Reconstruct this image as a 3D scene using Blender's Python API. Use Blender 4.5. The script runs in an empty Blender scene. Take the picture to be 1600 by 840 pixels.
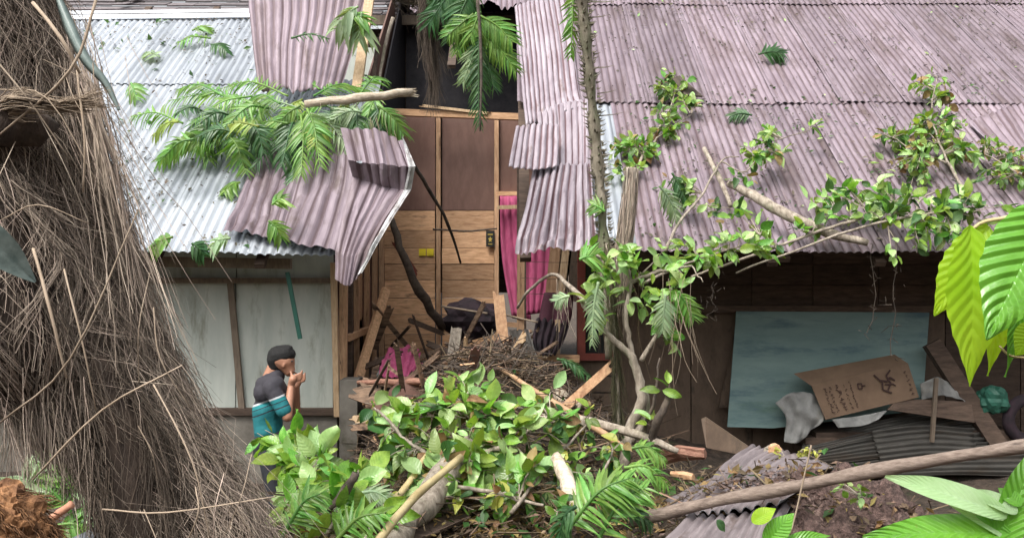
import bpy, math, random
import numpy as np
from mathutils import Vector, Matrix, noise as mn
random.seed(7); rng = np.random.default_rng(7)
S = bpy.context.scene; COL = S.collection
R = math.radians
# ---------------------------------------------------------------- camera, sky, sun, exposure
FX = 1250.0; CZ = 2.4
cam = bpy.data.objects.new('camera', bpy.data.cameras.new('camera')); COL.objects.link(cam)
cam.location = (0, 0, CZ); cam.rotation_euler = (R(90), 0, 0)
cam.data.sensor_width = 36; cam.data.lens = 36*FX/1600; cam.data.clip_start = .05; cam.data.clip_end = 600
S.camera = cam
W = bpy.data.worlds.new('World'); S.world = W; W.use_nodes = True
nt = W.node_tree; sky = nt.nodes.new('ShaderNodeTexSky'); sky.sky_type = 'NISHITA'; sky.sun_disc = False
SUN_EL, SUN_AZ = R(58), R(216)       # azimuth measured clockwise from +Y
sky.sun_elevation = SUN_EL; sky.sun_rotation = SUN_AZ; sky.dust_density = 6; sky.air_density = 1.6; sky.ozone_density = .5
hsv = nt.nodes.new('ShaderNodeHueSaturation'); hsv.inputs['Saturation'].default_value = .22      # overcast: nearly neutral cloud light
nt.links.new(sky.outputs[0], hsv.inputs['Color']); nt.links.new(hsv.outputs[0], nt.nodes['Background'].inputs[0]); nt.nodes['Background'].inputs[1].default_value = .15
sl = bpy.data.lights.new('sun', 'SUN'); sl.energy = 1.5; sl.angle = R(22); sl.color = (1, .96, .9)
sun = bpy.data.objects.new('sun', sl); COL.objects.link(sun)
sd = Vector((math.sin(SUN_AZ)*math.cos(SUN_EL), math.cos(SUN_AZ)*math.cos(SUN_EL), math.sin(SUN_EL)))
sun.rotation_euler = sd.to_track_quat('Z', 'Y').to_euler(); sun.location = sd*30
vs = S.view_settings; vs.view_transform = 'Standard'; vs.look = 'None'; vs.gamma = 1; vs.use_curve_mapping = False
vs.exposure = 0.88

# ---------------------------------------------------------------- helpers
def P(px, py, Y): return Vector(((px-800)/FX*Y, Y, CZ-(py-420)/FX*Y))
DS = Vector((0, .755, .656)); NS = Vector((0, -.656, .755))
E_R = Vector((0, 7.0, 2.55)); E_L = Vector((0, 6.6, 2.52))   # eave lines of the brown and the silver roof
def onroof(px, py, e=E_R, off=0.0):
    d = Vector(((px-800)/FX, 1, -(py-420)/FX)); o = Vector((0, 0, CZ))
    t = (NS.dot(e)+off-NS.dot(o))/NS.dot(d)
    return o+d*t
class B:
    def __init__(s): s.v = []; s.f = []; s.uv = None
    def add(s, vs_, fs):
        n = len(s.v); s.v += [tuple(v) for v in vs_]; s.f += [tuple(i+n for i in f) for f in fs]
    def tube(s, pts, rad, n=6, cap=True, rough=0.0):
        pts = [Vector(p) for p in pts]; m = len(pts)
        if not hasattr(rad, '__len__'): rad = [rad]*m
        rings = []; up = None
        for i, p in enumerate(pts):
            t = (pts[min(i+1, m-1)]-pts[max(i-1, 0)])
            if t.length < 1e-9: t = Vector((0, 0, 1))
            t.normalize()
            if up is None: up = t.orthogonal().normalized()
            else:
                up = up-t*up.dot(t)
                up = up.normalized() if up.length > 1e-6 else t.orthogonal().normalized()
            w = t.cross(up); r = rad[i]
            rings.append([p+(up*math.cos(a)+w*math.sin(a))*(r*(1+rough*random.uniform(-1, 1))) for a in [2*math.pi*k/n for k in range(n)]])
        fs = []
        for i in range(m-1):
            for k in range(n):
                a = i*n+k; b = i*n+(k+1) % n
                fs.append((a, b, b+n, a+n))
        if cap: fs += [tuple(range(n-1, -1, -1)), tuple(range((m-1)*n, m*n))]
        s.add([v for r_ in rings for v in r_], fs)
    def box(s, c, sx, sy, sz, M=None):
        vs_ = [Vector((x*sx/2, y*sy/2, z*sz/2)) for x in (-1, 1) for y in (-1, 1) for z in (-1, 1)]
        if M is not None: vs_ = [M @ v for v in vs_]
        c = Vector(c); s.add([v+c for v in vs_], [(0, 1, 3, 2), (4, 6, 7, 5), (0, 4, 5, 1), (2, 3, 7, 6), (0, 2, 6, 4), (1, 5, 7, 3)])
    def plank(s, a, b, w, t, face=(0, -1, 0), jag=0.0, nseg=1):
        """board from a to b, w wide, t thick, its broad side turned to face; jag = broken ends"""
        a = Vector(a); b = Vector(b); d = (b-a).normalized(); f = Vector(face); f = (f-d*f.dot(d)).normalized(); q = d.cross(f)
        if jag <= 0:
            cs = [(-.5, -.5), (.5, -.5), (.5, .5), (-.5, .5)]
            vs_ = [p+q*(w*x)+f*(t*y) for p in (a, b) for x, y in cs]
            s.add(vs_, [(0, 1, 2, 3), (7, 6, 5, 4), (0, 4, 5, 1), (1, 5, 6, 2), (2, 6, 7, 3), (3, 7, 4, 0)]); return
        k = 6; vs_ = []
        for j in range(k+1):
            x = -.5+j/k
            for e, pt in ((0, a), (1, b)):
                off = d*(jag*random.random()*(1 if e == 1 else -1)) if random.random() < .8 else Vector()
                for y in (-.5, .5): vs_.append(pt+off+q*(w*x)+f*(t*y))
        fs = []
        for j in range(k):
            o = j*4; n = o+4
            fs += [(o, n, n+2, o+2), (o+3, n+3, n+1, o+1), (o, o+1, n+1, n), (o+2, n+2, n+3, o+3)]
        fs += [(0, 2, 3, 1), (k*4+1, k*4+3, k*4+2, k*4)]
        s.add(vs_, fs)
    def mesh(s, name, smooth=False):
        me = bpy.data.meshes.new(name); me.from_pydata(s.v, [], s.f)
        if smooth: me.polygons.foreach_set('use_smooth', [True]*len(me.polygons))
        return me
    def obj(s, name, m, parent=None, smooth=False):
        me = s.mesh(name, smooth); return mobj(name, me, m, parent)
def mobj(name, me, m, parent=None):
    if m is not None and not me.materials:
        for q in (m if isinstance(m, (list, tuple)) else [m]): me.materials.append(q)
    o = bpy.data.objects.new(name, me); COL.objects.link(o)
    if parent is not None:
        o.parent = parent
        o.matrix_parent_inverse = Matrix.Translation(parent.location).inverted() if parent.location.length else Matrix()
    return o
def tag(o, label=None, cat=None, group=None, kind=None):
    if label: o['label'] = label
    if cat: o['category'] = cat
    if group: o['group'] = group
    if kind: o['kind'] = kind
    return o
def thing(name, label, cat, loc=(0, 0, 0), group=None):
    o = bpy.data.objects.new(name, None); COL.objects.link(o); o.location = loc; o.empty_display_size = .1
    return tag(o, label, cat, group)
def npmesh(name, V, F, uv=None, smooth=True):
    """fast mesh from numpy arrays: V (n,3), F (m,k)"""
    me = bpy.data.meshes.new(name); n = len(V); m, k = F.shape
    me.vertices.add(n); me.vertices.foreach_set('co', np.ascontiguousarray(V, dtype=np.float32).ravel())
    me.loops.add(m*k); me.loops.foreach_set('vertex_index', np.ascontiguousarray(F, dtype=np.int32).ravel())
    me.polygons.add(m); me.polygons.foreach_set('loop_start', np.arange(0, m*k, k, dtype=np.int32))
    try: me.polygons.foreach_set('loop_total', np.full(m, k, dtype=np.int32))
    except Exception: pass
    me.polygons.foreach_set('use_smooth', np.full(m, smooth))
    if uv is not None:
        l = me.uv_layers.new(name='UVMap'); l.data.foreach_set('uv', np.ascontiguousarray(uv[F.ravel()], dtype=np.float32).ravel())
    me.update(); me.validate(); return me
def nz(p, s=1.0): return mn.noise(Vector(p)*s)
def cr(pts, n=6):
    """Catmull-Rom through points"""
    pts = [Vector(p) for p in pts]; q = [pts[0]*2-pts[1]]+pts+[pts[-1]*2-pts[-2]]; out = []
    for i in range(1, len(q)-2):
        for k in range(n):
            t = k/n; a, b, c, d = q[i-1], q[i], q[i+1], q[i+2]
            out.append(.5*((2*b)+(c-a)*t+(2*a-5*b+4*c-d)*t*t+(3*b-a-3*c+d)*t**3))
    out.append(pts[-1]); return out

# ---------------------------------------------------------------- materials
def mat(name, c1, c2, scale=6, rough=.7, metal=0, bump=.25, stretch=(1, 1, 1), dirt=None, dirt_scale=3, dirt_amt=.5, rnd=.15,
        coord='Object', detail=6, bdist=.02, spec=.4, trans=0, tcol=None, huev=0.0, lo=.35, hi=.65, valley=0.0, vcol=None, moss=None, moss_amt=.4):
    m = bpy.data.materials.new(name); m.use_nodes = True; t = m.node_tree; N = t.nodes; L = t.links; N.clear()
    out = N.new('ShaderNodeOutputMaterial'); bs = N.new('ShaderNodeBsdfPrincipled')
    tc = N.new('ShaderNodeTexCoord'); mp = N.new('ShaderNodeMapping'); mp.inputs['Scale'].default_value = stretch
    oi = N.new('ShaderNodeObjectInfo'); ge = N.new('ShaderNodeNewGeometry')
    ad = N.new('ShaderNodeMath'); ad.operation = 'ADD'; L.new(oi.outputs['Random'], ad.inputs[0]); L.new(ge.outputs['Random Per Island'], ad.inputs[1])
    fr = N.new('ShaderNodeMath'); fr.operation = 'FRACT'; L.new(ad.outputs[0], fr.inputs[0])
    sc = N.new('ShaderNodeVectorMath'); sc.operation = 'SCALE'; sc.inputs[0].default_value = (13.7, 7.3, 9.1); L.new(fr.outputs[0], sc.inputs['Scale'])
    va = N.new('ShaderNodeVectorMath'); va.operation = 'ADD'; L.new(tc.outputs[coord], mp.inputs[0]); L.new(mp.outputs[0], va.inputs[0]); L.new(sc.outputs[0], va.inputs[1])
    n1 = N.new('ShaderNodeTexNoise'); n1.inputs['Scale'].default_value = scale; n1.inputs['Detail'].default_value = detail; n1.inputs['Roughness'].default_value = .65
    L.new(va.outputs[0], n1.inputs[0])
    r = N.new('ShaderNodeValToRGB'); r.color_ramp.elements[0].position = lo; r.color_ramp.elements[1].position = hi
    r.color_ramp.elements[0].color = (*c1, 1); r.color_ramp.elements[1].color = (*c2, 1); L.new(n1.outputs[0], r.inputs[0]); c = r.outputs[0]
    def over(c, col, s, amt, seed):
        n2 = N.new('ShaderNodeTexNoise'); n2.inputs['Scale'].default_value = s; n2.inputs['Detail'].default_value = 8; n2.inputs['Roughness'].default_value = .7
        a2 = N.new('ShaderNodeVectorMath'); a2.operation = 'ADD'; a2.inputs[1].default_value = (seed, seed*2, seed*3); L.new(va.outputs[0], a2.inputs[0]); L.new(a2.outputs[0], n2.inputs[0])
        r2 = N.new('ShaderNodeValToRGB'); r2.color_ramp.elements[0].position = .66-.3*amt; r2.color_ramp.elements[1].position = .78-.25*amt; L.new(n2.outputs[0], r2.inputs[0])
        mx = N.new('ShaderNodeMix'); mx.data_type = 'RGBA'; L.new(r2.outputs[0], mx.inputs[0]); L.new(c, mx.inputs[6]); mx.inputs[7].default_value = (*col, 1); return mx.outputs[2]
    if dirt: c = over(c, dirt, dirt_scale, dirt_amt, 3.1)
    if moss: c = over(c, moss, dirt_scale*.6, moss_amt, 8.7)
    if valley:                                   # darker colour in the troughs of the corrugation, broken up by noise
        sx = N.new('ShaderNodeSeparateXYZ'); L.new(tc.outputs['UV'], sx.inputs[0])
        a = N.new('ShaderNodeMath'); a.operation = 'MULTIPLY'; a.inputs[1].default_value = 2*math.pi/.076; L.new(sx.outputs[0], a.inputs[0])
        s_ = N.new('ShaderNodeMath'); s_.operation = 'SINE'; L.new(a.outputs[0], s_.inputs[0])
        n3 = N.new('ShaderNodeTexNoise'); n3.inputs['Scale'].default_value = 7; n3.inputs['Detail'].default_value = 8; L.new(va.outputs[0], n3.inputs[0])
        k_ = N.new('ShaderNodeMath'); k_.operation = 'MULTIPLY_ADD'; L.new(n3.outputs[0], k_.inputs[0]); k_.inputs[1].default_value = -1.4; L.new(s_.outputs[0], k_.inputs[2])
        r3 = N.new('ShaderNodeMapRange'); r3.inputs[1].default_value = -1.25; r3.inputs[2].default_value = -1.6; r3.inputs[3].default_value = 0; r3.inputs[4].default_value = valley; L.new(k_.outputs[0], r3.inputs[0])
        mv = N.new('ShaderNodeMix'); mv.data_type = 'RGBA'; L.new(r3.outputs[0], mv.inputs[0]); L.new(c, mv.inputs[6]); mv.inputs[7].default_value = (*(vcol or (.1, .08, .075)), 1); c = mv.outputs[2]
    hs = N.new('ShaderNodeHueSaturation'); mr = N.new('ShaderNodeMapRange'); mr.inputs[3].default_value = 1-rnd; mr.inputs[4].default_value = 1+rnd
    L.new(fr.outputs[0], mr.inputs[0]); L.new(mr.outputs[0], hs.inputs['Value']); L.new(c, hs.inputs['Color'])
    if huev:
        mh = N.new('ShaderNodeMapRange'); mh.inputs[3].default_value = .5-huev; mh.inputs[4].default_value = .5+huev
        f2 = N.new('ShaderNodeMath'); f2.operation = 'MULTIPLY'; f2.inputs[1].default_value = 7.31; L.new(fr.outputs[0], f2.inputs[0])
        f3 = N.new('ShaderNodeMath'); f3.operation = 'FRACT'; L.new(f2.outputs[0], f3.inputs[0]); L.new(f3.outputs[0], mh.inputs[0]); L.new(mh.outputs[0], hs.inputs['Hue'])
    c = hs.outputs[0]
    L.new(c, bs.inputs['Base Color']); bs.inputs['Roughness'].default_value = rough; bs.inputs['Metallic'].default_value = metal
    bs.inputs['Specular IOR Level'].default_value = spec
    if bump:
        bp = N.new('ShaderNodeBump'); bp.inputs['Strength'].default_value = bump; bp.inputs['Distance'].default_value = bdist
        L.new(n1.outputs[0], bp.inputs['Height']); L.new(bp.outputs[0], bs.inputs['Normal'])
    if trans:
        tr = N.new('ShaderNodeBsdfTranslucent'); g = N.new('ShaderNodeMix'); g.data_type = 'RGBA'; g.blend_type = 'MULTIPLY'; g.inputs[0].default_value = 1
        L.new(c, g.inputs[6]); g.inputs[7].default_value = (*(tcol or (1.6, 1.5, .6)), 1); L.new(g.outputs[2], tr.inputs[0])
        ms = N.new('ShaderNodeMixShader'); ms.inputs[0].default_value = trans; L.new(bs.outputs[0], ms.inputs[1]); L.new(tr.outputs[0], ms.inputs[2]); L.new(ms.outputs[0], out.inputs[0])
    else: L.new(bs.outputs[0], out.inputs[0])
    m['bs'] = 1; return m
def veins(m, n=9, strength=.6, dist=.01, light=1.6):
    """midrib and side veins from the leaf's own UV (u across 0..1, v along 0..1)"""
    t = m.node_tree; N = t.nodes; L = t.links
    bs = [x for x in N if x.type == 'BSDF_PRINCIPLED'][0]; tc = N.new('ShaderNodeTexCoord'); sx = N.new('ShaderNodeSeparateXYZ'); L.new(tc.outputs['UV'], sx.inputs[0])
    def mth(op, a, b=None, c_=None):
        q = N.new('ShaderNodeMath'); q.operation = op
        for i, x in enumerate((a, b, c_)):
            if x is None: continue
            if hasattr(x, 'type'): L.new(x, q.inputs[i])
            else: q.inputs[i].default_value = x
        return q.outputs[0]
    ax = mth('ABSOLUTE', mth('SUBTRACT', sx.outputs[0], .5))
    rib = mth('SUBTRACT', 1.0, mth('SMOOTH_MIN', mth('MULTIPLY', ax, 40.0), 1.0, .2))
    ph = mth('MULTIPLY', mth('SUBTRACT', sx.outputs[1], mth('MULTIPLY', ax, .38)), float(n))
    tri = mth('ABSOLUTE', mth('SUBTRACT', mth('FRACT', ph), .5))
    vein = mth('MULTIPLY', mth('GREATER_THAN', tri, .44), .5)
    h = mth('MAXIMUM', rib, vein)
    quilt = mth('SUBTRACT', mth('COSINE', mth('MULTIPLY', mth('FRACT', ph), 6.2832)), 0)
    hh = mth('ADD', mth('MULTIPLY', quilt, -.5), mth('MULTIPLY', h, -.3))
    bp = N.new('ShaderNodeBump'); bp.inputs['Strength'].default_value = strength; bp.inputs['Distance'].default_value = dist; L.new(hh, bp.inputs['Height'])
    if bs.inputs['Normal'].is_linked: L.new(bs.inputs['Normal'].links[0].from_socket, bp.inputs['Normal'])
    L.new(bp.outputs[0], bs.inputs['Normal'])
    src = bs.inputs['Base Color'].links[0].from_socket
    mx = N.new('ShaderNodeMix'); mx.data_type = 'RGBA'; L.new(h, mx.inputs[0]); L.new(src, mx.inputs[6])
    g = N.new('ShaderNodeMix'); g.data_type = 'RGBA'; g.blend_type = 'MULTIPLY'; g.inputs[0].default_value = 1; L.new(src, g.inputs[6]); g.inputs[7].default_value = (light, light, light*1.1, 1)
    L.new(g.outputs[2], mx.inputs[7]); L.new(mx.outputs[2], bs.inputs['Base Color'])
    return m
K = {}
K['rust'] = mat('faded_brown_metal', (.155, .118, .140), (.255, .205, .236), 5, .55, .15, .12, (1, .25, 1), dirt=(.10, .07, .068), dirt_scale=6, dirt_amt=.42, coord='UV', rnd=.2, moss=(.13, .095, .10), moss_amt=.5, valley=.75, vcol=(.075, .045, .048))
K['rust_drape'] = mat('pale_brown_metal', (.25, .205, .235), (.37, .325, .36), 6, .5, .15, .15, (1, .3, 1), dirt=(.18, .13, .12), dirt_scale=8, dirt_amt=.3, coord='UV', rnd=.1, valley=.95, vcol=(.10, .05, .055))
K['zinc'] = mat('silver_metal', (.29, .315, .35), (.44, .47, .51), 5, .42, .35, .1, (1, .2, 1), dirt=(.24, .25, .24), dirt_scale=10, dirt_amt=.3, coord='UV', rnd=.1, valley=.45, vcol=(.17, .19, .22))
K['attic_shade'] = mat('attic_shade_black', (.02, .02, .025), (.045, .04, .045), 6, .7, .1, .2)  # near-black colour stands in for the shade inside the attic
K['shingle'] = mat('brown_grey_shingle', (.11, .095, .10), (.19, .165, .17), 12, .8, 0, .3, rnd=.2)
K['wood'] = mat('raw_wood', (.42, .235, .125), (.64, .40, .235), 7, .75, 0, .2, (1, 6, 6), dirt=(.18, .10, .06), dirt_scale=3, dirt_amt=.3, rnd=.34)
K['wood_v'] = mat('raw_wood_upright', (.34, .195, .11), (.54, .345, .21), 7, .75, 0, .2, (6, 6, 1), dirt=(.10, .06, .035), dirt_scale=4, dirt_amt=.3, rnd=.2)
K['pale_wood'] = mat('pale_split_wood', (.42, .28, .16), (.60, .44, .28), 8, .75, 0, .3, (6, 6, 1), rnd=.2)
K['orange_wood'] = mat('fresh_orange_wood', (.40, .21, .11), (.60, .38, .22), 8, .7, 0, .4, (4, 4, 2), dirt=(.25, .12, .06), dirt_amt=.4, rnd=.15)
K['red_wood'] = mat('split_red_wood', (.20, .085, .06), (.36, .20, .14), 10, .75, 0, .5, (1, 5, 5), rnd=.2)
K['ply'] = mat('brown_plywood', (.13, .068, .052), (.18, .10, .078), 3, .6, 0, .08, (3, 1, 1), rnd=.2)
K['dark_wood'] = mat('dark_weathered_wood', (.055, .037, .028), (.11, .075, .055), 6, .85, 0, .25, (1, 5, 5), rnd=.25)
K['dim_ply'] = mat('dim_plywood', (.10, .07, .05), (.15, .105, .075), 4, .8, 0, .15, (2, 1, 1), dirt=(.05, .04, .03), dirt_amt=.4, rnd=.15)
K['white_ply'] = mat('pale_green_white_paint', (.42, .46, .42), (.52, .55, .50), 2.5, .6, 0, .06, (3, 3, .7), dirt=(.27, .28, .23), dirt_scale=1.8, dirt_amt=.42, rnd=.04)
K['batten'] = mat('grey_brown_batten', (.13, .10, .075), (.20, .155, .115), 8, .8, 0, .2, (6, 6, 1))
K['concrete'] = mat('stained_concrete', (.11, .10, .085), (.20, .185, .16), 5, .9, 0, .4, dirt=(.09, .085, .06), dirt_scale=3, dirt_amt=.45)
K['curtain'] = mat('pink_cloth', (.40, .065, .16), (.54, .12, .24), 5, .85, 0, .15, (5, 5, 1), rnd=.05, trans=.2, tcol=(1, 1, 1))
K['black_cloth'] = mat('black_cloth', (.015, .012, .015), (.035, .02, .028), 8, .9, 0, .3)
K['maroon_cloth'] = mat('maroon_cloth', (.06, .02, .035), (.10, .035, .05), 30, .9, 0, .2, (8, 8, 1))
K['red_paint'] = mat('dull_red_paint', (.16, .035, .025), (.23, .055, .04), 5, .6, 0, .1)
K['glass'] = mat('dark_pane', (.012, .014, .016), (.02, .022, .025), 2, .15, 0, 0, rnd=0)
K['blue'] = mat('faded_blue_green_paint', (.15, .235, .23), (.215, .31, .295), 2.2, .7, 0, .08, (.6, 1, 2.5), dirt=(.085, .15, .18), dirt_scale=1.6, dirt_amt=.5, rnd=0, moss=(.10, .18, .14), moss_amt=.3)
K['card'] = mat('brown_cardboard', (.14, .092, .06), (.19, .125, .082), 4, .85, 0, .08, rnd=.03)
K['ink'] = mat('dark_print', (.04, .02, .018), (.055, .03, .025), 20, .9, 0, 0, rnd=0)
K['sack'] = mat('white_plastic_sack', (.17, .17, .165), (.27, .27, .26), 8, .6, 0, .5, rnd=.05, dirt=(.25, .24, .21), dirt_amt=.4)
K['green_plastic'] = mat('green_plastic', (.02, .08, .055), (.03, .13, .09), 6, .5, 0, .3)
K['peeled'] = mat('peeled_pale_wood', (.36, .29, .21), (.62, .54, .43), 12, .75, 0, .4, (1, 5, 5), dirt=(.15, .11, .07), dirt_amt=.35)
K['soil_clod'] = mat('soil_clods', (.06, .04, .035), (.20, .14, .12), 5, .95, 0, 0, rnd=.5)
K['old_rust'] = mat('dirty_purple_grey_metal', (.12, .10, .105), (.24, .205, .21), 6, .65, .1, .2, (1, .4, 1), dirt=(.085, .06, .05), dirt_scale=5, dirt_amt=.5, coord='UV', rnd=.1)
K['old_sheet'] = mat('old_grey_metal', (.05, .047, .042), (.09, .084, .075), 8, .7, .2, .2, (1, .3, 1), dirt=(.07, .05, .035), dirt_amt=.4, coord='UV')
K['bark'] = mat('grey_brown_bark', (.16, .13, .10), (.38, .33, .27), 14, .9, 0, .6, (2, 2, .6), rnd=.15, moss=(.11, .12, .06), moss_amt=.3)
K['dark_bark'] = mat('dark_wet_bark', (.045, .035, .03), (.11, .085, .065), 16, .85, 0, .5, rnd=.2)
K['pole'] = mat('weathered_round_pole', (.13, .095, .075), (.25, .195, .16), 10, .8, 0, .4, (1, 6, 6), dirt=(.07, .05, .04), dirt_amt=.35)
K['bamboo'] = mat('orange_tan_cane', (.34, .19, .095), (.52, .34, .20), 8, .55, 0, .15, dirt=(.2, .10, .05), dirt_amt=.3)
K['cane'] = mat('yellow_tan_branch', (.34, .26, .12), (.48, .40, .22), 9, .6, 0, .2, dirt=(.18, .13, .07), dirt_amt=.3)
K['soil'] = mat('dark_wet_soil', (.028, .021, .016), (.085, .062, .047), 14, .95, 0, .9, dirt=(.13, .09, .065), dirt_scale=6, dirt_amt=.35, bdist=.05, rnd=0, moss=(.035, .055, .02), moss_amt=.3)
K['soil_red'] = mat('red_brown_soil', (.045, .028, .024), (.17, .11, .095), 34, .95, 0, .9, dirt=(.26, .18, .15), dirt_scale=12, dirt_amt=.35, bdist=.05, rnd=0)
K['litter'] = mat('brown_litter', (.05, .034, .022), (.20, .14, .09), 3, .9, 0, 0, rnd=.6, huev=.02)
K['roof_litter'] = mat('roof_crumbs', (.05, .045, .035), (.12, .10, .075), 3, .85, 0, 0, rnd=.6, huev=.04)
K['fibre'] = mat('brown_palm_fibre', (.13, .10, .078), (.48, .39, .315), 2, .85, 0, 0, rnd=.75, huev=.012)
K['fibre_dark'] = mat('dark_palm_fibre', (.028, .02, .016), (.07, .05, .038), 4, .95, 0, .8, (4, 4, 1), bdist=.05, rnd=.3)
K['stalk'] = mat('pale_tan_stalk', (.22, .165, .115), (.38, .30, .225), 4, .8, 0, .1, rnd=.3)
K['leaf'] = veins(mat('mid_green_leaf', (.10, .225, .03), (.21, .37, .06), 3, .3, 0, .1, rnd=.45, huev=.035, trans=.3, spec=.6), 8, .3, .004, 1.4)
K['leaf_pale'] = veins(mat('pale_green_leaf', (.27, .43, .15), (.40, .56, .24), 3, .3, 0, .1, rnd=.3, huev=.025, trans=.3, spec=.5), 8, .3, .004, 1.3)
K['leaf_dark'] = veins(mat('deep_green_leaf', (.03, .085, .022), (.06, .14, .035), 3, .38, 0, .1, rnd=.35, huev=.02, trans=.3), 8, .3, .004, 1.4)
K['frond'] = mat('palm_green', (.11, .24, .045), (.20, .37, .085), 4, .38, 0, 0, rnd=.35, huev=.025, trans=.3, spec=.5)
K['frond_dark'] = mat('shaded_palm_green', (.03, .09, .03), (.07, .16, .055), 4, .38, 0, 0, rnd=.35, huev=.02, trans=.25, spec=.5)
K['frond_pale'] = mat('silvery_palm_green', (.20, .30, .17), (.32, .42, .25), 4, .4, 0, 0, rnd=.3, huev=.02, trans=.25)
K['cacao_bright'] = veins(mat('yellow_green_big_leaf', (.28, .50, .02), (.40, .62, .04), 2, .4, 0, .1, rnd=.05, dirt=(.26, .19, .04), dirt_scale=7, dirt_amt=.12, trans=.5, tcol=(1.5, 1.35, .5)), 11, .25, .01, 1.06)
K['cacao_deep'] = veins(mat('glossy_green_big_leaf', (.10, .30, .025), (.16, .40, .045), 2, .28, 0, .1, rnd=.05, dirt=(.20, .15, .04), dirt_scale=8, dirt_amt=.1, trans=.3, spec=.6), 11, .4, .03, 1.1)
K['leaf_brown'] = mat('wilted_brown_leaf', (.14, .085, .03), (.30, .22, .09), 4, .7, 0, .2, rnd=.4, huev=.03, trans=.15)
K['bare_metal'] = mat('scuffed_bare_metal', (.22, .22, .22), (.50, .50, .50), 14, .5, .3, .2, dirt=(.14, .11, .10), dirt_amt=.5, dirt_scale=8)
K['debris_wood'] = mat('muddy_broken_wood', (.15, .095, .065), (.33, .22, .145), 8, .85, 0, .4, (1, 5, 5), rnd=.35, dirt=(.06, .042, .032), dirt_scale=5, dirt_amt=.55)
K['hill'] = mat('overgrown_hillside', (.03, .05, .018), (.06, .09, .03), 1.5, .95, 0, .5, rnd=0)
K['yellow'] = mat('yellow_plastic', (.75, .60, .03), (.80, .66, .05), 3, .4, 0, 0, rnd=0)
K['black'] = mat('black_plastic', (.02, .02, .02), (.03, .03, .03), 3, .4, 0, 0, rnd=0)
K['gold'] = mat('gold_print', (.45, .33, .06), (.6, .45, .1), 20, .5, 0, 0, rnd=0)
K['skin'] = mat('warm_brown_skin', (.36, .18, .115), (.43, .22, .145), 6, .5, 0, .1, rnd=0)
K['hair'] = mat('short_black_hair', (.006, .006, .007), (.018, .017, .017), 90, .8, 0, .6, bdist=.01, rnd=0)
K['trouser'] = mat('dark_trousers', (.02, .022, .028), (.035, .037, .045), 10, .9, 0, .2, rnd=0)
K['white_trim'] = mat('white_ridge_metal', (.70, .74, .80), (.80, .83, .87), 4, .4, .2, 0, rnd=0)
K['green_pipe'] = mat('dark_green_strap', (.01, .06, .045), (.02, .09, .065), 5, .5, 0, 0, rnd=0)
K['palm_trunk'] = mat('grey_green_palm_bark', (.10, .085, .06), (.24, .21, .165), 16, .9, 0, .6, (1, 1, .5), rnd=.25, moss=(.10, .12, .06), moss_amt=.5)
K['moss'] = mat('mossy_strands', (.05, .055, .025), (.14, .125, .07), 3, .9, 0, 0, rnd=.5, huev=.03)
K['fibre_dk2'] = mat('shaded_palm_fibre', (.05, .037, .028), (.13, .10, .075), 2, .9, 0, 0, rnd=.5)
K['strap'] = mat('grey_green_strap', (.10, .14, .13), (.22, .27, .25), 6, .4, 0, .1, rnd=.05)
K['torn'] = mat('torn_orange_fibre', (.08, .035, .015), (.32, .16, .07), 14, .8, 0, .8, rnd=.4, dirt=(.06, .035, .02), dirt_scale=6, dirt_amt=.4)
K['red_stick'] = mat('reddish_stick', (.33, .15, .09), (.45, .22, .14), 8, .7, 0, .1)
K['cacao_light'] = veins(mat('silvery_green_big_leaf', (.30, .46, .22), (.42, .56, .33), 2, .3, 0, .1, rnd=.1, trans=.3), 16, .3, .01, 1.1)
K['leaf_yellow'] = mat('yellow_green_small_leaf', (.35, .38, .06), (.45, .45, .12), 2, .5, 0, 0, rnd=.3, trans=.3)
# printed shirt: grey yoke, white piping, teal body with dark hoops
def shirt_mat():
    m = bpy.data.materials.new('grey_and_teal_shirt'); m.use_nodes = True; t = m.node_tree; N = t.nodes; L = t.links; bs = N['Principled BSDF']; bs.inputs['Roughness'].default_value = .85
    tc = N.new('ShaderNodeTexCoord'); sx = N.new('ShaderNodeSeparateXYZ'); L.new(tc.outputs['Object'], sx.inputs[0])
    a = N.new('ShaderNodeMath'); a.operation = 'MULTIPLY_ADD'; L.new(sx.outputs[0], a.inputs[0]); a.inputs[1].default_value = -.38; L.new(sx.outputs[2], a.inputs[2])
    z = N.new('ShaderNodeMapRange'); z.inputs[1].default_value = SH_Z0; z.inputs[2].default_value = SH_Z0+1.0; L.new(a.outputs[0], z.inputs[0])
    r = N.new('ShaderNodeValToRGB'); r.color_ramp.interpolation = 'CONSTANT'; e = r.color_ramp.elements
    teal = (.01, .15, .17, 1); cols = [(0, teal), (.60, (.015, .03, .04, 1)), (.612, teal), (.65, (.015, .03, .04, 1)), (.66, (.015, .20, .22, 1)), (.69, (.5, .52, .54, 1)), (.705, (.035, .033, .042, 1))]
    e[0].position = 0; e[0].color = cols[0][1]; e[1].position = cols[1][0]; e[1].color = cols[1][1]
    for p, c in cols[2:]: q = e.new(p); q.color = c
    L.new(z.outputs[0], r.inputs[0]); L.new(r.outputs[0], bs.inputs['Base Color'])
    n = N.new('ShaderNodeTexNoise'); n.inputs['Scale'].default_value = 9; bp = N.new('ShaderNodeBump'); bp.inputs['Strength'].default_value = .6; bp.inputs['Distance'].default_value = .03; L.new(tc.outputs['Object'], n.inputs[0]); L.new(n.outputs[0], bp.inputs['Height']); L.new(bp.outputs[0], bs.inputs['Normal'])
    return m
SH_Z0 = 1.38
K['shirt'] = shirt_mat()
K['frond_yel'] = mat('yellowing_palm_green', (.20, .28, .05), (.30, .38, .09), 4, .4, 0, 0, rnd=.3, huev=.02, trans=.3)
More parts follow.
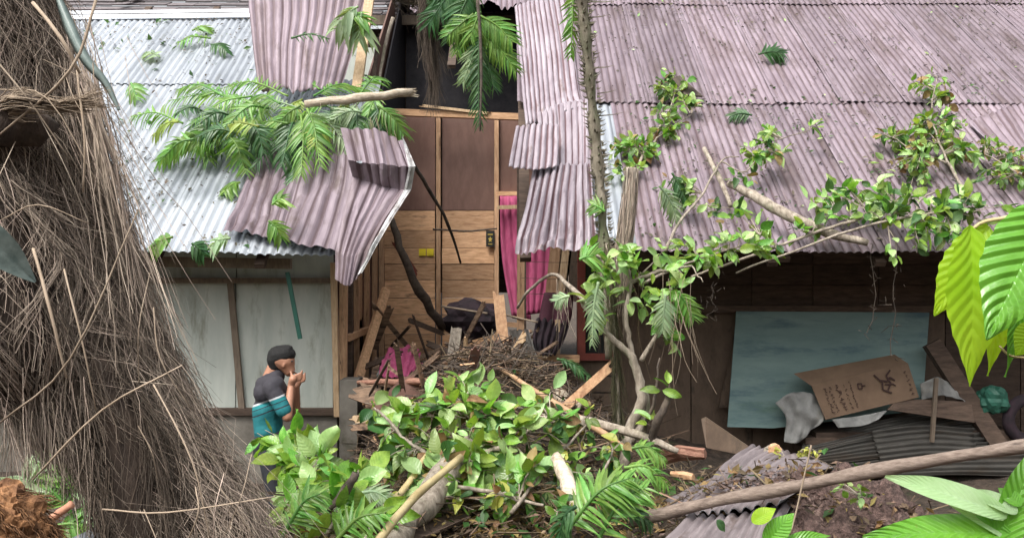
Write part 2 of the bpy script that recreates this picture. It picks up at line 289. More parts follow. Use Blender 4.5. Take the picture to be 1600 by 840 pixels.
# ---------------------------------------------------------------- ground
def G(x, y, cx, cy, sx, sy): return math.exp(-((x-cx)/sx)**2-((y-cy)/sy)**2)
def gz(x, y):
    z = .55+.95*G(x, y, -.15, 6.6, .95, 1.3)+.75*G(x, y, -.3, 8.8, 1.4, 1.3)+.25*G(x, y, -.2, 4.2, 1.0, .9)
    z += .66*G(x, y, 1.6, 4.5, .9, .7)+.15*G(x, y, 3.0, 3.8, .9, .7)-.42*G(x, y, -1.9, 6.6, .75, .9)-.1*G(x, y, 3, 7.5, 2, 1)-.25*G(x, y, 3.4, 7.4, 1.5, .9)
    z += .30*G(x, y, -1.3, 4.4, .8, .8)
    if y < 1.2: z += min(8, (1.2-y)*.45)  # unseen rise behind the camera, shaped to cut low sky light
    return z
def gzn(x, y): return gz(x, y)+.05*nz((x*1.7, y*1.7, 3))+.035*nz((x*5, y*5, 7))
xs = np.concatenate([-np.geomspace(150, 5, 26), np.arange(-4.9, 5.5, .06), np.geomspace(5.6, 150, 26)])
ys = np.concatenate([-np.geomspace(150, 2, 24), np.arange(-1.9, 10.2, .06), np.geomspace(10.3, 220, 26)])
V = np.array([[x, y, gzn(x, y)] for y in ys for x in xs]); nx, ny = len(xs), len(ys)
ii = (np.arange(ny-1)[:, None]*nx+np.arange(nx-1)[None, :]).ravel()
gm = npmesh('ground', V, np.stack([ii, ii+1, ii+nx+1, ii+nx], 1))
gm.materials.append(K['soil']); tag(mobj('ground', gm, None), kind='structure')

# ---------------------------------------------------------------- corrugated sheets
def cm1(C, t, lin=False):
    """Catmull-Rom along axis 0 of C (n, ..., 3) at parameters t in 0..1"""
    n = len(C)
    if lin:
        s = np.clip(t*(n-1), 0, n-1-1e-6); i = s.astype(int); f = (s-i).reshape(-1, *[1]*(C.ndim-1)); return C[i]*(1-f)+C[i+1]*f
    if n == 2: return C[0][None]*(1-t).reshape(-1, *[1]*(C.ndim-1))+C[1][None]*t.reshape(-1, *[1]*(C.ndim-1))
    Q = np.concatenate([2*C[:1]-C[1:2], C, 2*C[-1:]-C[-2:-1]]); s = np.clip(t*(n-1), 0, n-1-1e-6); i = s.astype(int); f = (s-i).reshape(-1, *[1]*(C.ndim-1))
    a, b, c, d = Q[i], Q[i+1], Q[i+2], Q[i+3]
    return .5*((2*b)+(c-a)*f+(2*a-5*b+4*c-d)*f*f+(3*b-a-3*c+d)*f**3)
def corr(name, ctrl, waves, mats, parent=None, amp=.0115, nv=10, seg=6, jag=(0, 0), dent=0.0, dscale=3.0, solid=0, phase=0.0, crease=0.0, warp=0.0, flat=False, lin=False):
    C = np.array([[tuple(p) for p in r] for r in ctrl], float)
    nu = int(waves*seg); tu = np.linspace(0, 1, nu+1); tv = np.linspace(0, 1, nv+1)
    A = cm1(C, tv, lin)                                   # (nv+1, cols, 3)
    Pt = cm1(np.swapaxes(A, 0, 1), tu)               # (nu+1, nv+1, 3)
    gu = np.gradient(Pt, axis=0); gv = np.gradient(Pt, axis=1); Nn = np.cross(gu, gv); Nn /= np.linalg.norm(Nn, axis=2, keepdims=True)+1e-9
    toc = np.array([0, 0, CZ])-Pt.mean((0, 1)); fl = np.sum(Nn.mean((0, 1))*toc) < 0
    if fl: Nn = -Nn
    if jag[0] or jag[1]:
        for end, k in ((0, jag[0]), (1, jag[1])):
            if not k: continue
            o = random.random()*50
            sh = np.array([k*(.5+.9*nz((o+u*waves*.35, 0, 0))+.5*nz((o+u*waves*1.3, 5, 0))) for u in tu])[:, None, None]
            w = (np.clip((tv-.6)/.4, 0, 1) if end else np.clip((.4-tv)/.4, 0, 1))[None, :, None]
            Pt = Pt-(gv*nv)*sh*w*(1 if end else -1)
    wq = np.zeros(len(tu))
    if warp: o_ = random.random()*90; wq = np.array([warp*nz((u*waves*.45+o_, 1, 2)) for u in tu])
    sn = np.sin(2*np.pi*(tu*waves+wq+phase)); h = (amp*(.75-1.75*((1-sn)/2)**1.9))[:, None]      # broad crests, narrow troughs*np.ones(nv+1)[None]
    if warp: h = h*(1+.5*np.array([nz((u*waves*.3+o_, 7, 2)) for u in tu]))[:, None]
    if dent:
        o = random.random()*90
        D = np.array([[nz((p[0]*dscale+o, p[1]*dscale, p[2]*dscale)) + .5*nz((p[0]*dscale*2.7, p[1]*dscale*2.7+o, p[2]*dscale*2.7)) for p in r] for r in Pt]); h = h*(1+.35*D)+dent*D
    if crease:                                   # sharp straight folds across the sheet
        U_, V_ = np.meshgrid(tu, tv, indexing='ij')
        for k in range(9):
            an = random.uniform(0, math.pi); cu, cv = random.random(), random.random(); du = (U_-cu)*math.cos(an)+(V_-cv)*math.sin(an); dl = -(U_-cu)*math.sin(an)+(V_-cv)*math.cos(an)
            w_ = random.uniform(.06, .22); lim = np.clip(1.6-np.abs(dl)/random.uniform(.15, .5), 0, 1); h = h+crease*random.choice((-1, 1, 1))*random.uniform(.4, 1)*np.clip(1-np.abs(du)/w_, 0, 1)*lim
    Vv = (Pt+Nn*h[:, :, None]).reshape(-1, 3)
    i = (np.arange(nu)[:, None]*(nv+1)+np.arange(nv)[None]).ravel(); F = np.stack([i, i+nv+1, i+nv+2, i+1], 1)
    if not fl: pass
    else: F = F[:, ::-1]
    ln = np.linalg.norm(C[-1].mean(0)-C[0].mean(0)); uv = np.stack(np.meshgrid(tu*waves*.076, tv*ln, indexing='ij'), 2).reshape(-1, 2)
    me = npmesh(name, Vv, F, uv, not flat)
    for q in (mats if isinstance(mats, (list, tuple)) else [mats]): me.materials.append(q)
    o = mobj(name, me, None, parent)
    if solid:
        s = o.modifiers.new('thickness', 'SOLIDIFY'); s.thickness = solid; s.offset = -1
        if isinstance(mats, (list, tuple)): s.material_offset = 1; s.material_offset_rim = 1
    return o
def roof_rows(e, x0, n, rows, mats, parent, rl=2.7, pitch=.722, first=None, last=None, skip=(), amp=.0115, ov=.13, top=99):
    """rows of overlapping sheets up the slope; e is the eave point"""
    for r in range(rows):
        for k in range(n):
            if (r, k) in skip: continue
            xa = x0+k*pitch; xb = xa+.80; j = lambda s: random.uniform(-s, s)
            s0 = r*rl-(.0 if r == 0 else ov)+(j(.03) if r == 0 else j(.012)); s1 = min((r+1)*rl, top)
            a = j(.006)
            pt = lambda x, s, off: Vector((x, 0, 0))+Vector((0, e.y, e.z))+DS*s+NS*off
            up = .003*r
            corr('roof_sheet', [[pt(xa+a, s0, .020+up+j(.004)), pt((xa+xb)/2, s0, .016+up), pt(xb+a, s0, .010+up+j(.003))], [pt(xa, s1, .008+up), pt((xa+xb)/2, s1, .003+up), pt(xb, s1, up)]],
                 10.5, mats, parent, amp=amp, nv=12, dent=.005, phase=0)

# ---------------------------------------------------------------- the torn brown house
house = thing('timber_house', 'timber house with faded brown corrugated roof torn open in the middle', 'house', (1.5, 9, .6))
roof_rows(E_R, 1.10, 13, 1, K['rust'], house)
for (r, xa, n) in ((1, .06, 15), (2, -2.1, 20)):
    e2 = E_R+DS*(2.7*r)
    for k in range(n):
        xq = xa+k*.722; j = lambda s: random.uniform(-s, s); a = j(.006)
        pt = lambda x, s, off: Vector((x, 0, 0))+E_R+DS*s+NS*off
        s0 = 2.7*r-.13+j(.03); jg = 0
        if r == 2 and xq < .1:
            s0 = 2.7*r-.45+.25*random.random(); jg = .10
            if xq < -1.65: s0 += .6
        up = .004*r
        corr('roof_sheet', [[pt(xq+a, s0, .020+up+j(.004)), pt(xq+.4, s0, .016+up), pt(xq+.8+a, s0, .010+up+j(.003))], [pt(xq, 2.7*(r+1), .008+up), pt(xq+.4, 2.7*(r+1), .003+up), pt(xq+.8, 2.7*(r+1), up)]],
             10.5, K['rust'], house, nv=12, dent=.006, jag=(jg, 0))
nb = B()
for i_ in range(75):
    for s_n in (.35, 1.25, 2.3, 2.95, 3.9, 4.9, 5.65, 6.6, 7.6):
        x = 1.15+i_*.152+random.uniform(-.01, .01)
        if random.random() < .12: continue
        p = Vector((x, 0, 0))+E_R+DS*(s_n+random.uniform(-.02, .02))+NS*(.033 if s_n < 2.8 else .03)
        nb.add([p+Vector((.007, 0, -.004)), p+Vector((-.007, 0, -.004)), p+Vector((0, .006, .008)), p+NS*.012], [(0, 1, 3), (1, 2, 3), (2, 0, 3)])
nb.obj('roof_nails', K['dark_bark'], house)['kind'] = 'stuff'
# back slope, ridge, gable ends: keep the attic dark
RY = 7+.755*8.1; RZ = 2.55+.656*8.1
for k in range(20):
    xa = -2.2+k*.722*1.05
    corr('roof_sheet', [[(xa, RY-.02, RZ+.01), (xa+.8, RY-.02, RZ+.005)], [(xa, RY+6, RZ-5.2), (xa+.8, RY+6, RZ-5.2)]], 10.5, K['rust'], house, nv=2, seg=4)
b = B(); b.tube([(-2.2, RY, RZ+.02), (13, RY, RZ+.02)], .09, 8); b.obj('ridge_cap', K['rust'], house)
def poly_wall(name, pts, m, parent, t=.02):
    bb = B(); n = len(pts); v0 = [Vector(p) for p in pts]; nn = (v0[1]-v0[0]).cross(v0[2]-v0[0]).normalized()*t
    bb.add(v0+[p+nn for p in v0], [tuple(range(n-1, -1, -1)), tuple(range(n, 2*n))]+[(i, (i+1) % n, (i+1) % n+n, i+n) for i in range(n)])
    return bb.obj(name, m, parent)
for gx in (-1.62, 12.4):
    poly_wall('gable_wall', [(gx, 9.7, 4.3), (gx, RY, RZ-.1), (gx, RY+5.9, RZ-5.1), (gx, RY+5.9, .4), (gx, 9.7, .4)], K['attic_shade'], house)
poly_wall('attic_partition', [(-1.6, 12.1, 4.2), (12.3, 12.1, 4.2), (12.3, 12.1, 6.85), (-1.6, 12.1, 6.85)], K['attic_shade'], house)
for k in range(7): b = B(); b.box((-.2+0*k, 9.9+k*.36, 4.29), 2.8, .34, .02); b.obj('ceiling_board', K['attic_shade'], house)
# rafters seen in the attic
for x in (.12, .92, 2.4, 4.2, 6.2):
    b = B(); a0 = Vector((x, 7.05, 2.48)); a1 = Vector((x, RY, RZ-.1)); b.plank(a0, a1, .05, .10, (1, 0, 0)); b.obj('rafter', K['dark_wood'], house)
b = B(); b.plank((-.75, 9.9, 4.9), (-.75, RY, RZ-.15), .05, .1, (1, 0, 0)); b.obj('rafter', K['dark_wood'], house)
# back wall of the torn room: planks below, brown plywood above, studs
YB = 9.6
X0, X1, X2 = -1.53, -.90, -.215
zs = [CZ-(y-420)/FX*YB for y in (329, 360, 387, 412, 437, 465, 491, 522, 545, 570)]
for xa, xb in ((X0, X1-.02), (X1+.06, X2)):
    for i in range(len(zs)-1):
        b = B(); h = zs[i]-zs[i+1]-.006; y = YB+random.uniform(-.004, .005)
        b.box(((xa+xb)/2+.0, y, (zs[i]+zs[i+1])/2), xb-xa+random.uniform(-.01, 0), .022, h); b.obj('wall_plank', K['wood'], house)
zp = CZ-(178-420)/FX*YB
for xa, xb, zb, m_ in ((X0, X1-.02, zs[0]+.004, 'ply'), (X1+.06, X2, zs[0]+.004, 'ply'), (X2+.06, .25, 3.30, 'ply')):
    b = B(); b.box(((xa+xb)/2, YB, (zb+zp)/2), xb-xa, .012, zp-zb-.004); b.obj('plywood_panel', K[m_], house)
for x in (X1+.02, X2+.03):
    b = B(); b.box((x, YB-.03, (zp+1.3)/2), .052, .05, zp-1.3); b.obj('stud', K['wood_v'], house)
b = B(); b.box((X0-.03, YB-.03, 2.8), .06, .05, 3.0); b.obj('stud', K['wood_v'], house)
b = B(); b.box((.02, YB-.035, 3.30), .42, .04, .05); b.obj('lintel', K['wood'], house)
b = B(); b.plank((-1.42, 9.30, 4.22), (.20, 9.30, 4.16), .075, .07, (0, -1, 0), jag=.06); b.obj('top_plate', K['wood'], house)
b = B(); b.plank((-1.0, 9.25, 4.28), (-.3, 9.26, 4.20), .03, .03, (0, -1, 0), jag=.08); b.obj('broken_batten', K['pale_wood'], house)
# right part of the room: posts, panelling, red window frame, front wall
b = B(); b.plank(P(815, 250, 8.6), P(815, 560, 8.6), .10, .07); b.obj('post', K['dark_wood'], house)
b = B(); b.plank(P(814, 385, 8.2), P(813, 545, 8.2), .075, .06); b.obj('post', K['wood_v'], house)
b = B(); b.plank(P(880, 380, 9.0), P(866, 500, 9.0), .16, .02); b.obj('wall_plank', K['dim_ply'], house)
for i, (px, w) in enumerate(((866, .13), (882, .12), (897, .14))):
    b = B(); b.plank(P(px+4, 378, 8.8), P(px-6, 470, 8.8), w, .02); b.obj('wall_plank', [K['wood_v'], K['pale_wood'], K['dim_ply']][i], house)
YF = 8.5
b = B(); b.box((P(908, 0, YF).x, YF, 2.0), .09, .09, 2.0); b.obj('post', K['dark_wood'], house)
xw0, xw1 = P(903, 0, 8.35).x, P(958, 0, 8.35).x; zw0, zw1 = P(0, 557, 8.35).z, P(0, 392, 8.35).z
wf = B(); wf.box(((xw0+xw1)/2, 8.35, zw0), xw1-xw0, .07, .07); wf.box(((xw0+xw1)/2, 8.35, zw1), xw1-xw0, .07, .07)
for x in (xw0+.035, xw1-.035): wf.box((x, 8.351, (zw0+zw1)/2), .08, .06, zw1-zw0-.07)
wfo = wf.obj('window', K['red_paint'], house)
b = B(); b.box(((xw0+xw1)/2, 8.37, (zw0+zw1)/2), xw1-xw0-.15, .012, zw1-zw0-.07); b.obj('pane', K['glass'], wfo)
# low boards under the window, shelf timber
for i, (y0, y1) in enumerate(((563, 586), (588, 612), (614, 640))):
    b = B(); xa, xb = P(868+i*5, 0, 8.4).x, P(960, 0, 8.4).x; za, zb = P(0, y0, 8.4).z, P(0, y1, 8.4).z
    b.box(((xa+xb)/2, 8.4+.003*i, (za+zb)/2), xb-xa, .02, za-zb-.004); b.obj('wall_plank', K['dim_ply'], house)
b = B(); b.plank(P(826, 556, 8.1), P(905, 560, 8.1), .07, .07); b.obj('sill_beam', K['wood'], house)
b = B(); b.plank(P(871, 500, 8.15), P(870, 602, 8.15), .05, .03, jag=.02); b.obj('broken_batten', K['pale_wood'], house)
b = B(); b.plank(P(776, 505, 8.5), P(812, 508, 8.5), .05, .03); b.obj('broken_batten', K['wood'], house)
xa = xw1+.02; seams = [xa, 1.9, 2.55, 3.2, 3.9, 4.6, 5.4, 6.4, 7.4, 8.6]
zc = P(0, 482, YF).z
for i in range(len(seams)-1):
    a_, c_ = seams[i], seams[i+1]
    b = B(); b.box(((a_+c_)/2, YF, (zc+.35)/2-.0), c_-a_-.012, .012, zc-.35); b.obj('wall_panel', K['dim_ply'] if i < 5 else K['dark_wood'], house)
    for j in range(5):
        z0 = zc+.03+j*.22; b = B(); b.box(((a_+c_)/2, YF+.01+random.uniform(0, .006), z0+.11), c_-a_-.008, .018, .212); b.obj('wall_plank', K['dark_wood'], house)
poly_wall('gap_light_blocker', [(xa, YF+.08, .3), (8.6, YF+.08, .3), (8.6, YF+.08, 3.7), (xa, YF+.08, 3.7)], K['dark_wood'], house)  # added dark sheet, stops daylight showing between the planks
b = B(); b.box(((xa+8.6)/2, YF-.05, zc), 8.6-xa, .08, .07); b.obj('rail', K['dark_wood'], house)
b = B(); b.box((5, 7.25, 2.58), 8, .05, .10); b.obj('eave_beam', K['dark_wood'], house)
for x in (1.35, 2.3, 3.25, 4.2, 5.15, 6.1, 7.0):
    b = B(); b.plank((x, 7.05, 2.44), (x, 10.2, 5.17), .05, .09, (1, 0, 0)); b.obj('rafter', K['dark_wood'], house)
b = B(); b.box((5.2, 7.9, 1.6), .1, .1, 2.9); b.obj('post', K['dark_wood'], house)
# left side wall of the torn room: studs and torn panels going back
XS = -1.60
for y, w, z1, m_ in ((7.42, .07, 2.95, 'wood_v'), (7.75, .05, 3.05, 'dark_wood'), (8.1, .05, 3.15, 'wood_v'), (8.6, .05, 3.2, 'wood_v'), (9.1, .05, 3.3, 'wood_v')):
    b = B(); b.plank((XS+.03, y, .9), (XS+.03+random.uniform(-.01, .02), y+.02, z1), w, .05, (0, -1, 0)); b.obj('stud', K[m_], house)
for (y0, y1, z0, z1, m_) in ((7.45, 7.74, 1.2, 2.6, 'ply'), (7.78, 8.08, 1.2, 2.2, 'ply'), (8.14, 8.58, 1.9, 3.0, 'wood'), (8.62, 9.08, 1.3, 2.3, 'ply'), (9.12, 9.58, 1.3, 3.2, 'ply'), (8.14, 8.58, 1.2, 1.5, 'dim_ply')):
    b = B(); b.plank((XS-.01, (y0+y1)/2, z0), (XS-.01, (y0+y1)/2, z1), y1-y0, .012, (1, 0, 0), jag=.05); b.obj('plywood_panel', K[m_], house)
b = B(); b.plank((XS+.05, 7.5, 1.75), (XS+.05, 9.5, 1.75), .06, .05, (1, 0, 0)); b.obj('rail', K['wood'], house)
b = B(); b.plank(P(603, 452, 8.3), P(560, 590, 7.6), .09, .04, (1, -1, 0), jag=.04); b.obj('brace', K['wood'], house)
# leaning pale rafters at the left of the hole
b = B(); b.plank(P(580, -20, 9.0), P(558, 136, 8.2), .10, .05, (0, -1, 0), jag=.05); b.obj('rafter', K['pale_wood'], house)
b = B(); b.plank(P(590, 60, 9.2), P(583, 140, 8.9), .04, .04, (0, -1, 0)); b.obj('batten', K['dark_wood'], house)

# switch plate, hanging clock picture
for dx in (0, .095):
    b = B(); b.box((P(661, 0, YB).x-.005+dx, YB-.025, P(0, 394, YB).z), .082, .02, .082); o = b.obj('switch_plate', K['yellow'], house)
    b = B(); b.box((P(661, 0, YB).x-.005+dx, YB-.037, P(0, 394, YB).z), .03, .008, .045); b.obj('switch_rocker', K['yellow'], o)
t = thing('picture', 'small black framed picture with gold emblem hung beside the curtain', 'picture', P(766, 373, YB-.07))
b = B(); b.box(P(766, 373, YB-.07), .10, .02, .19); b.obj('frame', K['black'], t)
b = B(); c = P(766, 374, YB-.083); b.add([c+Vector((.028*(1 if k % 2 == 0 else .45)*math.cos(a), 0, .04*(1 if k % 2 == 0 else .45)*math.sin(a))) for k, a in enumerate([i*math.pi/5+math.pi/2 for i in range(10)])]+[c+Vector((0, -.004, 0))], [(i, (i+1) % 10, 10) for i in range(10)]); b.box(c+Vector((0, 0, -.055)), .05, .004, .008); b.box(c+Vector((0, 0, .06)), .06, .004, .012); b.obj('emblem', K['gold'], t)

# ---------------------------------------------------------------- curtains and cloths
def cloth(name, ctrl, waves, amp, m, label=None, cat=None, nv=16, dent=.01, parent=None, group=None):
    o = corr(name, ctrl, waves, m, parent, amp=amp, nv=nv, seg=6, dent=dent, dscale=5, solid=.003)
    if label: tag(o, label, cat, group)
    return o
ct = thing('curtain', 'long pink curtain hanging in the opening beside the plank wall', 'curtain', P(797, 500, 9.45))
cloth('cloth_panel', [[P(781, 306, 9.5), P(814, 306, 9.5)], [P(784, 400, 9.48), P(822, 400, 9.48)], [P(800, 497, 9.4), P(830, 500, 9.4)]], 3.3, .014, K['curtain'], parent=ct, dent=.03)
b = B(); b.plank(P(778, 324, 9.42), P(815, 323, 9.42), .045, .02, jag=.02); b.obj('tie_slat', K['pale_wood'], ct)
cloth('curtain', [[P(818, 380, 9.2), P(864, 380, 9.2)], [P(818, 430, 9.2), P(862, 430, 9.2)], [P(822, 492, 9.15), P(850, 488, 9.15)]], 3.6, .014, K['curtain'], 'short pink curtain showing below the ragged hanging roof sheets', 'curtain')
cloth('hanging_cloth', [[P(850, 457, 8.4), P(896, 457, 8.4)], [P(842, 495, 8.35), P(893, 495, 8.35)], [P(836, 540, 8.3), P(880, 530, 8.3)]], 1.5, .03, K['maroon_cloth'], 'dark maroon cloth sagging under the pale wall boards', 'cloth')
def lump(name, c, r, m, label, cat, seed=0, fr=2.5, am=.35, sub=3, parent=None):
    """crumpled heap of cloth or plastic: a noisy closed shell"""
    import bmesh
    bm = bmesh.new(); bmesh.ops.create_icosphere(bm, subdivisions=sub, radius=1)
    for v in bm.verts:
        n = v.co.normalized(); k = 1+am*nz(n*fr+Vector((seed, 0, 0)))+am*.6*(.5-abs(nz(n*fr*2.6+Vector((0, seed, 0)))))*1.4
        v.co = Vector((n.x*r[0]*k, n.y*r[1]*k, n.z*r[2]*k))+Vector(c)
    me = bpy.data.meshes.new(name); bm.to_mesh(me); bm.free(); o = mobj(name, me, m, parent)
    if label: tag(o, label, cat)
    return o
lump('black_cloth', P(738, 500, 8.9), (.30, .22, .20), K['black_cloth'], 'heap of black cloth at the foot of the plank wall', 'cloth', 3)
cloth('pink_cloth', [[P(606, 545, 7.6), P(640, 540, 7.6), P(655, 552, 7.6)], [P(600, 565, 7.5), P(628, 562, 7.35), P(660, 568, 7.4)], [P(592, 588, 7.3), P(622, 590, 7.2), P(650, 580, 7.25)]], 5, .02, K['curtain'], 'crumpled pink cloth caught among the broken boards', 'cloth', dent=.05)
cloth('dark_cloth', [[P(838, 500, 8.2), P(890, 505, 8.2)], [P(832, 530, 8.0), P(880, 535, 8.0)], [P(838, 556, 7.9), P(868, 552, 7.9)]], 5, .03, K['black_cloth'], 'black cloth bundled on the sill beam', 'cloth', dent=.05)

# ---------------------------------------------------------------- the white-walled wing with the silver roof
wing = thing('white_house', 'low house with pale panel walls and a silver corrugated roof', 'house', (-3, 8, 0))
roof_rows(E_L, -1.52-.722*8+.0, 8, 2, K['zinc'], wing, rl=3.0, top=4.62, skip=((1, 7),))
zr = E_L+DS*4.62
YW = 7.35; zt, zb = 2.93, 1.12
poly_wall('gap_light_blocker', [(-7.4, YW+.07, .2), (-1.66, YW+.07, .2), (-1.66, YW+.07, 3.0), (-7.4, YW+.07, 3.0)], K['dark_wood'], wing)  # added sheet behind the pale panels, blocks light at their seams
px_seams = [-5.6, -4.45, P(372, 0, YW).x-.02, P(521, 0, YW).x]
for i in range(3):
    a_, c_ = px_seams[i], px_seams[i+1]; zz = P(0, 441, YW).z
    b = B(); b.box(((a_+c_)/2, YW, (zz+zb)/2), c_-a_-.01, .012, zz-zb); b.obj('wall_panel', K['white_ply'], wing)
    b = B(); b.box(((a_+c_)/2, YW+.02, (zt+zz)/2+.02), c_-a_-.01, .012, zt-zz); b.obj('wall_panel', K['white_ply'], wing)
b = B(); b.plank(P(360, 441, YW-.03), P(378, 640, YW-.03), .055, .03); b.obj('batten', K['batten'], wing)
b = B(); b.box((-3.6, YW-.04, P(0, 438, YW).z), 4.0, .05, .05); b.obj('batten', K['batten'], wing)
b = B(); b.plank(P(200, 408, 6.9), P(455, 412, 6.9), .09, .07); b.obj('eave_beam', K['batten'], wing)
b = B(); b.plank(P(521, 410, YW-.06), P(527, 650, YW-.06), .05, .06); b.obj('corner_post', K['pale_wood'], wing)
b = B(); b.box((-3.6, YW-.03, 1.10), 4.0, .08, .06); b.obj('sill', K['dark_wood'], wing)
b = B(); b.box((-3.6, YW+.02, .5), 4.0, .10, 1.14); b.obj('base_wall', K['concrete'], wing)
b = B(); b.box((P(545, 0, 7.2).x, 7.3, .75), .16, .25, 1.3); b.obj('pier', K['concrete'], wing)
poly_wall('side_wall', [(-1.68, 7.4, 1.1), (-1.68, 7.4, 3.0), (-1.68, 11.5, 6.4), (-1.68, 11.5, 1.1)], K['ply'], wing)
poly_wall('back_wall', [(-7.5, 11.6, 0), (-1.7, 11.6, 0), (-1.7, 11.6, 5.6), (-7.5, 11.6, 5.6)], K['white_ply'], wing)
for x in (-2.1, -3.0, -3.9, -4.8): b = B(); b.plank((x, 6.65, 2.42), (x, 10.6, 5.85), .05, .08, (1, 0, 0)); b.obj('rafter', K['dark_wood'], wing)
b = B(); b.plank(P(449, 425, 6.85), P(469, 529, 6.85), .035, .02, (0, -1, 0)); o = b.obj('hanging_strap', K['green_pipe']); tag(o, 'thin dark green strap dangling in front of the pale wall', 'strap')
b = B(); a, c = Vector((-7.3, zr.y-.02, zr.z-.01)), Vector((-2.35, zr.y-.02, zr.z+.05))
b.plank(a, c, .12, .012, (0, -.656, .755)); b.obj('ridge_cap', K['white_trim'], wing)
b = B(); b.plank(a+Vector((0, .09, .09)), c+Vector((0, .09, .09)), .04, .012, (0, -1, .1)); b.obj('ridge_strip', K['white_trim'], wing)

# ---------------------------------------------------------------- shingled building behind
bk = thing('shingled_house', 'house behind with a brown grey shingled roof above the silver one', 'house', (-5, 13, 0))
yb0 = 11.9; zb0 = P(0, 27, 11.9).z
for r in range(14):
    for k in range(26):
        if r > 5 and k % 2: continue
        w = .42*(2 if r > 5 else 1); x = -9.3+k*.42+(.21 if r % 2 else 0)
        p = Vector((x+w/2, yb0+r*.17+random.uniform(-.01, .01), zb0+r*.12+random.uniform(-.008, .008)))
        b = B(); b.box(p, w-.012, .26, .022, Matrix.Rotation(R(26), 3, 'X')); b.obj('shingle', K['shingle'], bk)
b = B(); b.box((-4.5, yb0+.3, zb0-2.1), 9.5, .1, 4.0); b.obj('wall', K['dark_wood'], bk)
b = B(); b.box((-4.5, yb0-.1, zb0-.08), 9.7, .05, .14); b.obj('fascia', K['batten'], bk)
b = B(); b.plank(Vector((P(190, 0, 12.2).x, 12.1, zb0+.3)), Vector((P(215, 0, 12.2).x, 12.9, zb0+.75)), .12, .03, (0, -.5, .85)); b.obj('patch_strip', K['old_sheet'], bk)
# ---------------------------------------------------------------- torn and fallen roof sheets
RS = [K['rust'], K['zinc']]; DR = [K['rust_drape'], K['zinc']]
def sheet(label, ctrl, waves, mats, group=None, **kw):
    kw.setdefault('nv', 26); kw.setdefault('dent', .02); kw.setdefault('solid', .0015); kw.setdefault('warp', .35)
    o = corr('roof_sheet', ctrl, waves, mats, **kw); return tag(o, label, 'roof sheet', group)
LR = lambda px, py, off: onroof(px, py, E_L, off)
RR = lambda px, py, off: onroof(px, py, E_R, off)
sheet('long torn brown sheet hanging over the top right of the silver roof', [[P(385, -40, 8.9), P(480, -40, 9.0), P(585, -40, 9.1)], [P(389, 15, 8.7), P(480, 15, 8.75), P(566, 18, 8.8)], [P(396, 80, 8.4), P(470, 84, 8.4), P(550, 85, 8.5)], [P(404, 146, 8.1), P(465, 148, 8.05), P(532, 142, 8.2)]], 13, RS, amp=.012, jag=(0, .05))
sheet('crumpled brown sheet collapsed over the silver eave beneath the palm fronds', [
    [LR(408, 205, .10), LR(455, 195, .14), P(510, 190, 7.55), P(556, 196, 7.3)],
    [LR(392, 262, .09), LR(440, 258, .16), P(500, 262, 7.15), P(560, 268, 6.98)],
    [LR(371, 312, .08), LR(422, 318, .14), P(482, 322, 6.85), P(548, 338, 6.68)],
    [P(347, 362, 6.62), P(405, 370, 6.58), P(458, 380, 6.52), P(532, 400, 6.42)],
    ], 11, RS, amp=.012, dent=.012, crease=.03, jag=(.06, .05), nv=50, seg=8, flat=True)
sheet('kinked brown sheet with a deep fold drooping at the left edge of the hole', [
    [P(532, 200, 7.05), P(588, 202, 6.98), P(630, 222, 6.92)],
    [P(544, 250, 6.72), P(600, 258, 6.66), P(647, 260, 6.66)],
    [P(551, 276, 6.86), P(604, 292, 6.80), P(641, 298, 6.68)],
    [P(536, 335, 6.62), P(574, 348, 6.58), P(614, 335, 6.56)],
    [P(524, 392, 6.42), P(552, 402, 6.32), P(588, 384, 6.40)],
    [P(524, 436, 6.34), P(544, 446, 6.24), P(563, 428, 6.30)]], 6.5, RS, amp=.013, dent=.012, crease=.02, nv=75, seg=8, flat=True, lin=True)
sheet('bare silver edge strip folded back along the kinked brown sheet', [
    [P(627, 214, 6.90), P(634, 222, 6.88)], [P(639, 262, 6.61), P(649, 259, 6.61)], [P(631, 298, 6.68), P(643, 295, 6.68)], [P(605, 340, 6.50), P(616, 334, 6.50)], [P(580, 387, 6.34), P(589, 383, 6.34)], [P(559, 429, 6.25), P(565, 426, 6.25)]], 1, [K['bare_metal'], K['bare_metal']], amp=.004, dent=.012, crease=.012, nv=40, flat=True, lin=True)
# right edge of the hole: slipped and draped sheets
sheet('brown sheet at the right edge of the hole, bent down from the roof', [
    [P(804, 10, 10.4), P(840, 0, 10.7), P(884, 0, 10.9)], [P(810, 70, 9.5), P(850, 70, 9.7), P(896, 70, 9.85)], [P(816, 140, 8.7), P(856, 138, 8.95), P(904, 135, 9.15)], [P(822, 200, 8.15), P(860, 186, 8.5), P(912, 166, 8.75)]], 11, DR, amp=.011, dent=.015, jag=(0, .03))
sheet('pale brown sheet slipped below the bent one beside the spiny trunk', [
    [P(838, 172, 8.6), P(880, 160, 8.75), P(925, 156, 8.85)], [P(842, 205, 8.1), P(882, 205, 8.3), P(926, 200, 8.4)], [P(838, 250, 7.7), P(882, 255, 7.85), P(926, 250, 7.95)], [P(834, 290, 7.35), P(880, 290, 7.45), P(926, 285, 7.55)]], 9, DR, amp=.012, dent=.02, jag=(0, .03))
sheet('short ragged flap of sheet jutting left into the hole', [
    [P(806, 198, 7.75), P(838, 194, 7.9), P(872, 196, 8.0)], [P(800, 230, 7.45), P(835, 232, 7.6), P(872, 230, 7.75)], [P(794, 262, 7.2), P(832, 266, 7.35), P(870, 262, 7.5)]], 7.5, DR, amp=.013, dent=.015, jag=(0, .03), nv=16)
